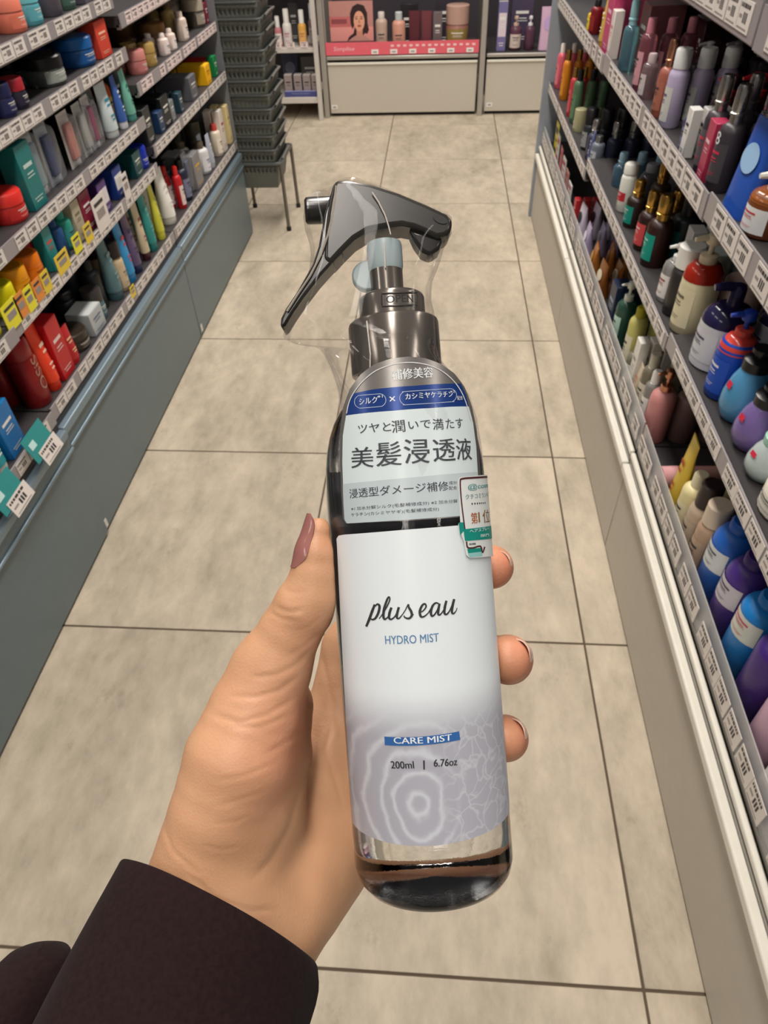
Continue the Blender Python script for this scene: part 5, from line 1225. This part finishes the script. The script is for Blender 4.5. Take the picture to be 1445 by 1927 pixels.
P('RP0', 1326, 872, 44, 'bottle', (224, 212, 160), (226, 216, 180), 'butter cream bottle', h=130, label=(230, 220, 180))
P('RP0', 1352, 870, 46, 'bottle', (186, 166, 144), (46, 34, 34), 'taupe bottle with black cap', h=150, caph=.3, capw=.8, label=(190, 172, 150))
P('RP0', 1372, 915, 44, 'bottle', (178, 150, 126), (214, 196, 176), 'tan bottle with pale cap', h=150, caph=.26, capw=.9, label=(186, 160, 136))
P('RP0', 1372, 1010, 66, 'bottle', (34, 96, 186), (26, 84, 170), 'cobalt blue shampoo bottle with white oval badge', h=170, u=.6, label=(216, 222, 224), lab0=.52, lab1=.72, sh=.2, caph=.1)
P('RP0', 1408, 1080, 66, 'bottle', (70, 44, 126), (56, 36, 106), 'violet shampoo bottle with white oval badge', h=170, u=.6, label=(206, 200, 210), lab0=.52, lab1=.72, sh=.2, caph=.1)
P('RP0', 1436, 1170, 66, 'bottle', (22, 122, 196), (20, 110, 186), 'bright azure shampoo bottle', h=165, u=.5, label=(214, 218, 210), ink=(200, 40, 70), lab0=.6, lab1=.8, caph=.1)
P('RP0', 1460, 1262, 66, 'bottle', (64, 36, 118), (56, 36, 106), 'deep purple shampoo bottle', h=165, u=.4, label=None, caph=.1)
P('RP0', 1464, 1350, 62, 'bottle', (204, 168, 190), (214, 184, 204), 'soft lilac shampoo bottle', h=160, u=.3, label=None, caph=.1)
P('RP0', 1484, 1430, 62, 'bottle', (226, 220, 216), (226, 220, 216), 'milky white shampoo bottle', h=160, u=.3, label=(236, 232, 230), ink=(190, 70, 90), caph=.1)
# middle shelf, near and mid bays
P('RQ1', 1172, 308, 40, 'spray', (120, 160, 186), (150, 186, 206), 'pale blue misting bottle', h=140, dx=20, clear=True, label=None)
P('RQ1', 1184, 330, 38, 'bottle', (226, 226, 218), (222, 222, 214), 'white bottle with red band', h=140, label=(190, 30, 50), ink=(230, 220, 220), caph=.2, capw=.9, lab0=.3, lab1=.45)
P('RQ1', 1226, 330, 56, 'bottle', (150, 150, 156), (140, 140, 150), 'round smoky grey bottle', h=120, dx=55, label=None, clear=True, sh=.3)
P('RQ1', 1200, 362, 44, 'spray', (40, 26, 22), GOLD, 'brown bottle with gold cap, farthest of the gold caps', h=150, label=(0, 140, 126), ink=(200, 220, 214))
P('RQ1', 1226, 384, 44, 'spray', (44, 22, 18), GOLD, 'brown bottle with gold cap and red label', h=150, label=(206, 70, 76), ink=(230, 200, 196))
P('RQ1', 1250, 392, 52, 'spray', (48, 22, 18), GOLD, 'brown bottle with gold cap and large turquoise label', h=158, label=(0, 150, 132), ink=(170, 220, 210))
P('RQ1', 1250, 330, 44, 'spray', (50, 30, 24), GOLD, 'brown bottle with gold cap standing behind', h=150, dx=60, label=(40, 110, 90))
P('RQ1', 1290, 400, 58, 'bottle', (22, 34, 36), BLK, 'black bottle with teal label', h=158, dx=48, label=(10, 110, 104), caph=.24)
P('RQ1', 1308, 456, 40, 'box', (206, 204, 202), None, 'white carton', h=110, dx=66)
P('RQ1', 1284, 496, 48, 'pump', (222, 218, 216), (236, 236, 232), 'clear bottle with white nozzle', h=150, clear=True, label=(236, 232, 230), ink=(150, 50, 50))
P('RQ1', 1310, 512, 52, 'bottle', (46, 42, 42), (230, 230, 224), 'black bottle with white cap', h=140, label=None, caph=.3, capw=.92)
P('RQ1', 1344, 496, 54, 'jar', (140, 160, 160), (196, 206, 200), 'pale grey green tub', h=92, dx=70)
P('RQ1', 1364, 506, 66, 'pump', (222, 212, 176), (214, 200, 172), 'cream bottle with beige pump and red neck', h=178, label=(226, 216, 182), ink=(110, 100, 84), collar=(214, 200, 172), sh=.16)
P('RQ1', 1396, 548, 66, 'jar', (196, 168, 158), (206, 178, 168), 'blush tub', h=92, dx=78)
P('RP1', 1380, 566, 82, 'dome', (206, 206, 212), (34, 30, 66), 'white bottle under glossy dark indigo dome', h=190, label=(210, 210, 216), ink=(60, 60, 90))
P('RP1', 1412, 630, 56, 'pump', (20, 70, 176), (26, 60, 160), 'royal blue bottle with coral shoulder', h=170, label=(24, 78, 186), ink=(226, 226, 232), collar=(206, 70, 60))
P('RP1', 1428, 690, 66, 'pear', (90, 160, 206), BLK, 'sky blue pear shaped bottle with black cap', h=158, dx=2)
P('RP1', 1450, 762, 66, 'pear', (134, 112, 176), BLK, 'lavender pear shaped bottle with black cap', h=158, dx=2)
P('RP1', 1462, 842, 60, 'pear', (200, 214, 212), (150, 200, 180), 'mint white pear shaped bottle', h=130, dx=2)
P('RP1', 1470, 900, 80, 'bottle', (222, 216, 200), (226, 220, 206), 'large ivory bottle', h=170, dx=2, label=(230, 226, 214))
# upper shelf
P('RQ2', 1192, 26, 36, 'spray', (130, 186, 200), (150, 196, 206), 'pale aqua misting bottle', h=150, clear=True, label=None)
P('RQ2', 1222, 62, 36, 'bottle', (196, 120, 136), (206, 130, 146), 'translucent rose bottle', h=150, clear=True, label=(206, 150, 160))
P('RQ2', 1236, 32, 70, 'box', (128, 82, 84), None, 'mauve brown carton', h=160, dx=55, d=.08)
P('RQ2', 1222, 128, 34, 'bottle', (188, 168, 170), (196, 176, 178), 'clear greyish pink bottle', h=110, clear=True, label=(206, 196, 196))
P('RQ2', 1262, 104, 34, 'spray', (160, 92, 76), (196, 140, 112), 'copper toned misting bottle', h=150, label=(170, 104, 86))
P('RQ2', 1280, 122, 38, 'bottle', (186, 174, 204), (222, 222, 222), 'white and lavender bottle', h=158, label=(206, 206, 200), ink=(110, 84, 130), caph=.24, capw=.8)
P('RQ2', 1292, 232, 26, 'box', (222, 220, 216), None, 'thin white carton with black print', h=85, ink=(40, 40, 46))
P('RQ2', 1306, 150, 60, 'bottle', (36, 34, 44), BLK, 'stout black bottle', h=150, dx=40, label=None, back=1)
P('RQ2', 1332, 104, 50, 'pump', (60, 50, 66), (206, 204, 206), 'dark bottle with white head', h=170, dx=110, label=None)
P('RQ2', 1334, 258, 34, 'box', (176, 50, 84), None, 'ruby carton', h=100, dx=0, ink=(230, 190, 200))
P('RQ2', 1312, 236, 40, 'bottle', (40, 44, 96), (36, 36, 60), 'ink blue bottle', h=95, dx=8, label=(120, 120, 150))
P('RQ2', 1372, 170, 46, 'pump', (60, 26, 34), (206, 40, 52), 'dark bottle with cherry red pump', h=180, dx=50, label=(150, 40, 60))
P('RQ2', 1418, 168, 46, 'pump', (56, 24, 30), (210, 40, 54), 'dark bottle with cherry red pump beside the pouch', h=180, dx=58, label=(150, 40, 60))
P('RQ2', 1366, 182, 38, 'spray', (58, 52, 60), SILV, 'smoked bottle with ribbed silver cap', h=165, label=(86, 80, 88), ink=(200, 50, 80))
P('RQ2', 1388, 194, 40, 'spray', (60, 54, 60), SILV, 'smoked bottle with silver cap and round white emblem', h=165, label=(74, 68, 74), ink=(206, 50, 84))
P('RP2', 1432, 262, 84, 'pouch', (40, 84, 176), None, 'large blue refill pouch', h=170, dx=4, label=(150, 186, 222))
P('RP2', 1444, 338, 66, 'pump', (120, 66, 30), (236, 234, 226), 'amber bottle with white label and white top', h=150, dx=2, label=(236, 236, 236), ink=(196, 40, 60))
P('RS2', 1196, 40, 60, 'box', (120, 40, 70), None, 'burgundy carton', h=140, dx=90, d=.08)
P('RQ2', 1350, 60, 80, 'box', (70, 36, 44), None, 'big oxblood carton', h=150, dx=170, d=.08)
P('RQ2', 1300, 30, 80, 'box', (96, 40, 60), None, 'big plum carton', h=150, dx=150, d=.08)

# ---- keep them inside their bay and out of each other, then build
for sh in SHELF:
    its = [i for i in ITEMS if i['sh'] == sh]; S = SHELF[sh]
    for it in its:
        it['hy'] = it['w']/2; it['hx'] = it['half'] if it['kind'] not in ('box',) else it['kw'].get('d', it['w']*.7)/2
        if it['kind'] in ('blister', 'sachet'): it['hx'] = .016
        if it['kind'] == 'pouch': it['hx'] = it['w']*.28
        if it['kind'] == 'tube': it['hx'] = it['w']/2*max(it['kw'].get('thick', .6), .6)
        if it['kind'] == 'pump': it['hx'] = it['w']/2
        it['y0'] = it['y']
        m = S['x']+S['s']*(0.009+it['hx'])
        it['x'] = max(it['x'], m) if S['s'] > 0 else min(it['x'], m)
    for _ in range(160):
        for a in range(len(its)):
            for b in range(a+1, len(its)):
                A, B = its[a], its[b]; ox = A['hx']+B['hx']+.002-abs(A['x']-B['x']); oy = A['hy']+B['hy']+.002-abs(A['y']-B['y'])
                if ox > 0 and oy > 0:
                    if oy <= ox*1.6 or A['kind'] == 'sachet':
                        s = 1 if A['y'] >= B['y'] else -1; A['y'] += s*oy*.5; B['y'] -= s*oy*.5
                    else:
                        far, near = (A, B) if (A['x']-B['x'])*S['s'] >= 0 else (B, A); far['x'] += S['s']*ox*.7
        for it in its:
            it['y'] = min(max(it['y'], S['y0']+it['hy']+.006), S['y1']-it['hy']-.006)
            far = S['x']+S['s']*(S['depth']-.03-it['hx'])
            it['x'] = min(it['x'], far) if S['s'] > 0 else max(it['x'], far)
PHR = {'LN4': 'on top left shelf in view', 'LN3': 'on left shelf above the blister packs', 'LN2': 'on left shelf of blister packs', 'LN1': 'on left shelf of orange tubs', 'LN0': 'on left bottom shelf', 'LM0': 'on left bottom shelf at picture edge', 'LM1': 'on left shelf at picture edge',
       'LF0': 'on left bottom shelf near the baskets', 'LF1': 'on far left middle shelf', 'LF2': 'on far left upper shelf', 'RS2': 'on far right upper shelf', 'RS1': 'on far right middle shelf', 'RS0': 'on far right bottom shelf',
       'RQ0': 'on right bottom shelf', 'RQ1': 'on right middle shelf', 'RQ2': 'on right upper shelf', 'RP0': 'on near right bottom shelf', 'RP1': 'on near right middle shelf', 'RP2': 'on near right upper shelf'}
GRP = {'L': 'products on the left shelves', 'R': 'products on the right shelves'}
def realise(it):
    S = SHELF[it['sh']]; fn, name, cat = KIND[it['kind']]
    root = empty(name, (it['x'], it['y'], S['z']+.0005), (0 if S['s'] < 0 else math.pi)+(random.uniform(-.12, .12) if it['kind'] not in ('box', 'blister', 'sachet') else random.uniform(-.04, .04)))
    kw = dict(it['kw'])
    fn(root, it['w'], it['h'], it['body'], it['cap'], **kw)
    tag(root, it['desc']+' '+PHR[it['sh']], cat, GRP[it['sh'][0]])
    it['root'] = root
    return root
for it in ITEMS: realise(it)
# a second one of the same product standing behind, where there is room
for it in list(ITEMS):
    S = SHELF[it['sh']]
    if it['kind'] in ('blister', 'sachet') or it['sh'][:2] in ('LM',): continue
    nx = it['x']+S['s']*(2*it['hx']+.006)
    for n_ in range(2):
        if abs(nx+S['s']*it['hx']-S['x']) > S['depth']-.03: break
        if any(o is not it and o['sh'] == it['sh'] and abs(o['x']-nx) < o['hx']+it['hx']+.002 and abs(o['y']-it['y']) < o['hy']+it['hy']+.002 for o in ITEMS): break
        c = copy_tree(it['root']); c.location.x = nx; c['label'] = it['desc']+', %s row ' % ('second', 'third')[n_]+PHR[it['sh']]
        ITEMS.append(dict(it, x=nx, root=c)); nx += S['s']*(2*it['hx']+.006)
        if S['s'] < 0: break

def by(desc): return next(i for i in ITEMS if i['desc'] == desc)
# lettering that can be read on the goods
def face_text(it, body, x, y0, y1, z0, h, col, vertical=False):
    me_ = text_mesh(body, .01); co = np.array([v.co[:] for v in me_.vertices]); lo, hi = co.min(0), co.max(0)
    for v in me_.vertices:
        a = (v.co.x-lo[0])/(hi[0]-lo[0]); b = (v.co.y-lo[1])/(hi[1]-lo[1])
        yy, zz = (y1-(y1-y0)*b, z0+h*a) if vertical else (y0+(y1-y0)*a, z0+h*b)
        xx = math.sqrt(max(x*x-yy*yy, (x*.5)**2))+.0012; v.co = (xx, yy, zz)
    me_.materials.append(C(col, .5)); o = bpy.data.objects.new('lettering', me_); COL.objects.link(o); o.parent = it['root']
it = by('dark red styling spray can'); face_text(it, 'OSiS', it['w']/2, -.011, .011, .035, .075, (176, 130, 110), True)
it = by('smoked bottle with silver cap and round white emblem'); face_text(it, '8', it['w']/2, -.006, .006, .068, .018, (230, 230, 230))
# amber shoulder under the cream bottle's pump, coral shoulder of the blue one
for d_, c_ in (('cream bottle with beige pump and red neck', (150, 36, 20)), ('royal blue bottle with coral shoulder', (206, 70, 60)), ('amber bottle with white label and white top', (150, 84, 34))):
    it = by(d_); r = it['w']/2; hb = it['h']*.70; s = it['h']*.16
    MB().lathe([(r*1.01, hb-s*.95), (r*.95, hb-s*.45), (r*.70, hb-s*.06), (r*.47, hb+.001)], 20, caps=False).build('shoulder', mat(c_, .15), it['root'], smooth=60)
# fallen pink tube lying on the bottom right shelf
S = SHELF['RQ0']; p = on_x(1268, 868, S['x']+.03)
r = empty('squeeze_tube', (S['x']+.014, p[1], S['z']+.021), 0); tag(r, 'shiny pink tube lying on its side on right bottom shelf', 'tube')
MB().tube([(0.0, 0, 0), (.032, .002, 0)], .020, 16).build('cap', C((226, 168, 170), .15), r); MB().tube([(.032, .002, 0), (.075, .006, 0), (.115, .01, 0)], [.019, .018, .016], 16).build('tube_body', C((220, 166, 160), .12), r)

# ---- promo cards standing in the left price strips
def promo(px, py, w, h, mk, lb, xo=.004, tilt=0.0):
    p = on_x(px, py, XL+xo); o = MB().box((0, 0, 0), (.001, w, h)).build('promo_card', mk); o.location = (XL+xo, p[1], p[2]); tag(o, lb, 'card', 'promo cards on the left shelves')
    o2 = MB().box((.0008, 0, 0), (.0004, w*.6, h*.25)).build('card_print', M_INK2, o); MB().box((.0008, 0, h*.3), (.0004, w*.7, h*.10)).build('card_print', M_INK, o)
    return o
M_Y2 = mat((232, 222, 50), .45); 
for px, py, w, h, mk, lb in [(22, 592, .055, .050, M_Y2, 'lemon promo card below the yellow tub'), (40, 574, .036, .046, M_OCARD, 'orange promo card beside the lemon one'), (56, 562, .034, .046, M_Y2, 'lemon promo card right of the small orange card'), (72, 545, .034, .042, M_OCARD, 'orange promo card under the deep orange tub'), (87, 530, .034, .042, M_YCARD, 'mustard promo card under the crimson tub'),
                             (118, 492, .06, .040, M_YCARD, 'mustard promo card with grey picture under the sea green bottle'), (145, 458, .04, .038, M_Y2, 'lemon promo card under the beige carton'), (166, 438, .04, .040, M_YCARD, 'mustard promo card under the maroon carton'), (190, 400, .075, .075, M_CARD, 'large white promo card before the purple carton'), (237, 350, .04, .06, M_CARD, 'small white promo card before the royal blue carton'), (250, 548, .03, .03, M_YCARD, 'small mustard card under the sky blue tube')]:
    promo(px, py, w, h, mk, lb)
for px, py, lb in ((74, 830, 'teal price card with white ticket on the left base rail'), (14, 925, 'teal price card with white ticket at left picture edge')):
    p = on_x(px, py, XL+.03); o = MB().box((0, 0, 0), (.0012, .080, .055)).build('price_card', M_TCARD); o.location = (XL+.028, p[1], p[2]); o.rotation_euler = (0, math.radians(-18), 0); tag(o, lb, 'card')
    w_ = bpy.data.objects.new('price_ticket', tag_data(.070, .034, 'w')); COL.objects.link(w_); w_.parent = o; w_.location = (.0016, .012, -.030)
    MB().box((.0012, -.02, .005), (.0004, .02, .014)).build('card_print', mat((190, 222, 222), .5), o)

# ---- goods on the end displays
def far_item(px, py_top, z0, w, kind, body, cap, desc, dy=.06, h=None, **kw):
    Y = YB+dy; p = on_y(px, py_top, Y); hh = h or max(p[2]-z0, .03); fn, name, cat = KIND[kind]
    root = empty(name, (p[0], Y, z0), -math.pi/2); fn(root, w, hh, body, cap, **kw); tag(root, desc, cat, 'products on the end displays'); return root
zs_ = .3155
far_item(717, 22, zs_, .066, 'bottle', (186, 160, 146), (206, 196, 190), 'beige bottle with blue glint beside the portrait poster', label=(190, 166, 150), clear=False, caph=.16)
far_item(750, 22, zs_, .074, 'bottle', (206, 150, 130), (190, 196, 196), 'peach bottle next to the dark brown packs', label=(210, 156, 136), caph=.2)
far_item(780, 20, zs_, .066, 'pouch', (92, 44, 52), None, 'dark brown pack on the pink banner shelf', label=None)
far_item(803, 20, zs_, .064, 'pouch', (110, 58, 64), None, 'reddish brown glossy pack on the pink banner shelf', label=None)
far_item(824, 22, zs_, .05, 'box', (110, 96, 98), None, 'grey carton between brown packs and large tub', d=.04)
far_item(862, 8, zs_, .13, 'jar', (150, 100, 88), (186, 150, 136), 'large peach brown tub with yellow label on banner shelf', dy=.09, label=(150, 128, 70), ink=(230, 220, 210))
far_item(770, 6, zs_, .10, 'box', (40, 36, 40), None, 'black carton behind the brown packs', dy=.2, d=.06)
far_item(840, -10, zs_, .12, 'box', (56, 50, 60), None, 'dark violet carton behind the large tub', dy=.24, d=.06)
far_item(948, 2, zs_, .05, 'box', (120, 112, 160), (206, 196, 200), 'tall lavender carton on the right end display', dy=.05, label=(222, 206, 214), d=.04)
far_item(973, 28, zs_, .066, 'pump', (92, 56, 72), (206, 176, 160), 'maroon pot with beige top on the right end display', label=(206, 190, 180))
far_item(1000, 28, zs_, .056, 'pump', (86, 52, 72), (230, 226, 230), 'maroon pot with white top on the right end display', label=None)
far_item(1036, 12, zs_, .09, 'pouch', (206, 170, 196), None, 'pink lilac gift bag on the right end display', label=(186, 160, 206), dy=.05)
far_item(985, -10, zs_, .12, 'box', (76, 66, 90), None, 'dusky violet carton behind the maroon pots', dy=.22, d=.06)
zr = .3665
for px, py, w, b, c, d_, kw in [(536, 16, .05, (226, 222, 216), (240, 236, 230), 'white bottle with magenta square on the white rack', dict(label=(214, 206, 206), ink=(176, 40, 80))), (565, 18, .046, (226, 170, 80), (240, 240, 236), 'orange and white bottle on the white rack', dict(label=(232, 180, 110), ink=(190, 110, 40))),
                                (584, 6, .044, (120, 100, 104), (206, 208, 212), 'grey bottle by the white rack post', dict(label=(150, 140, 144))), (520, 30, .04, (190, 120, 124), (230, 226, 222), 'pinkish bottle behind the basket stack', dict(label=(226, 214, 210)))]:
    far_item(px, py, zr, w, 'bottle', b, c, d_, dy=.0, caph=.36, capw=.62, **kw)
far_item(550, 4, zr, .05, 'box', (80, 80, 84), None, 'dark grey carton behind the rack bottles', dy=.12, d=.04)
zl = .1215
for i, px in enumerate((542, 560, 577, 593)):
    far_item(px, 140, zl, .044, 'box', (150, 136, 134), (206, 200, 196), ('greige carton, %s from the basket stack on the low rack shelf' % ('first', 'second', 'third', 'fourth')[i]), dy=-.005, d=.05, ink=(30, 28, 34))
b_ = far_item(565, 168, zl, .19, 'box', (70, 74, 130), (150, 154, 200), 'long low indigo tray in front of the greige cartons', dy=-.043, h=.028, d=.018, ink=(150, 156, 206))
far_item(545, 108, zl, .10, 'pouch', (56, 56, 80), None, 'dark slate pouch on the low rack shelf', dy=.12, label=(96, 96, 120), h=.19)
far_item(582, 108, zl, .10, 'box', (96, 92, 90), None, 'dark taupe carton on the low rack shelf', dy=.13, h=.17, d=.05)
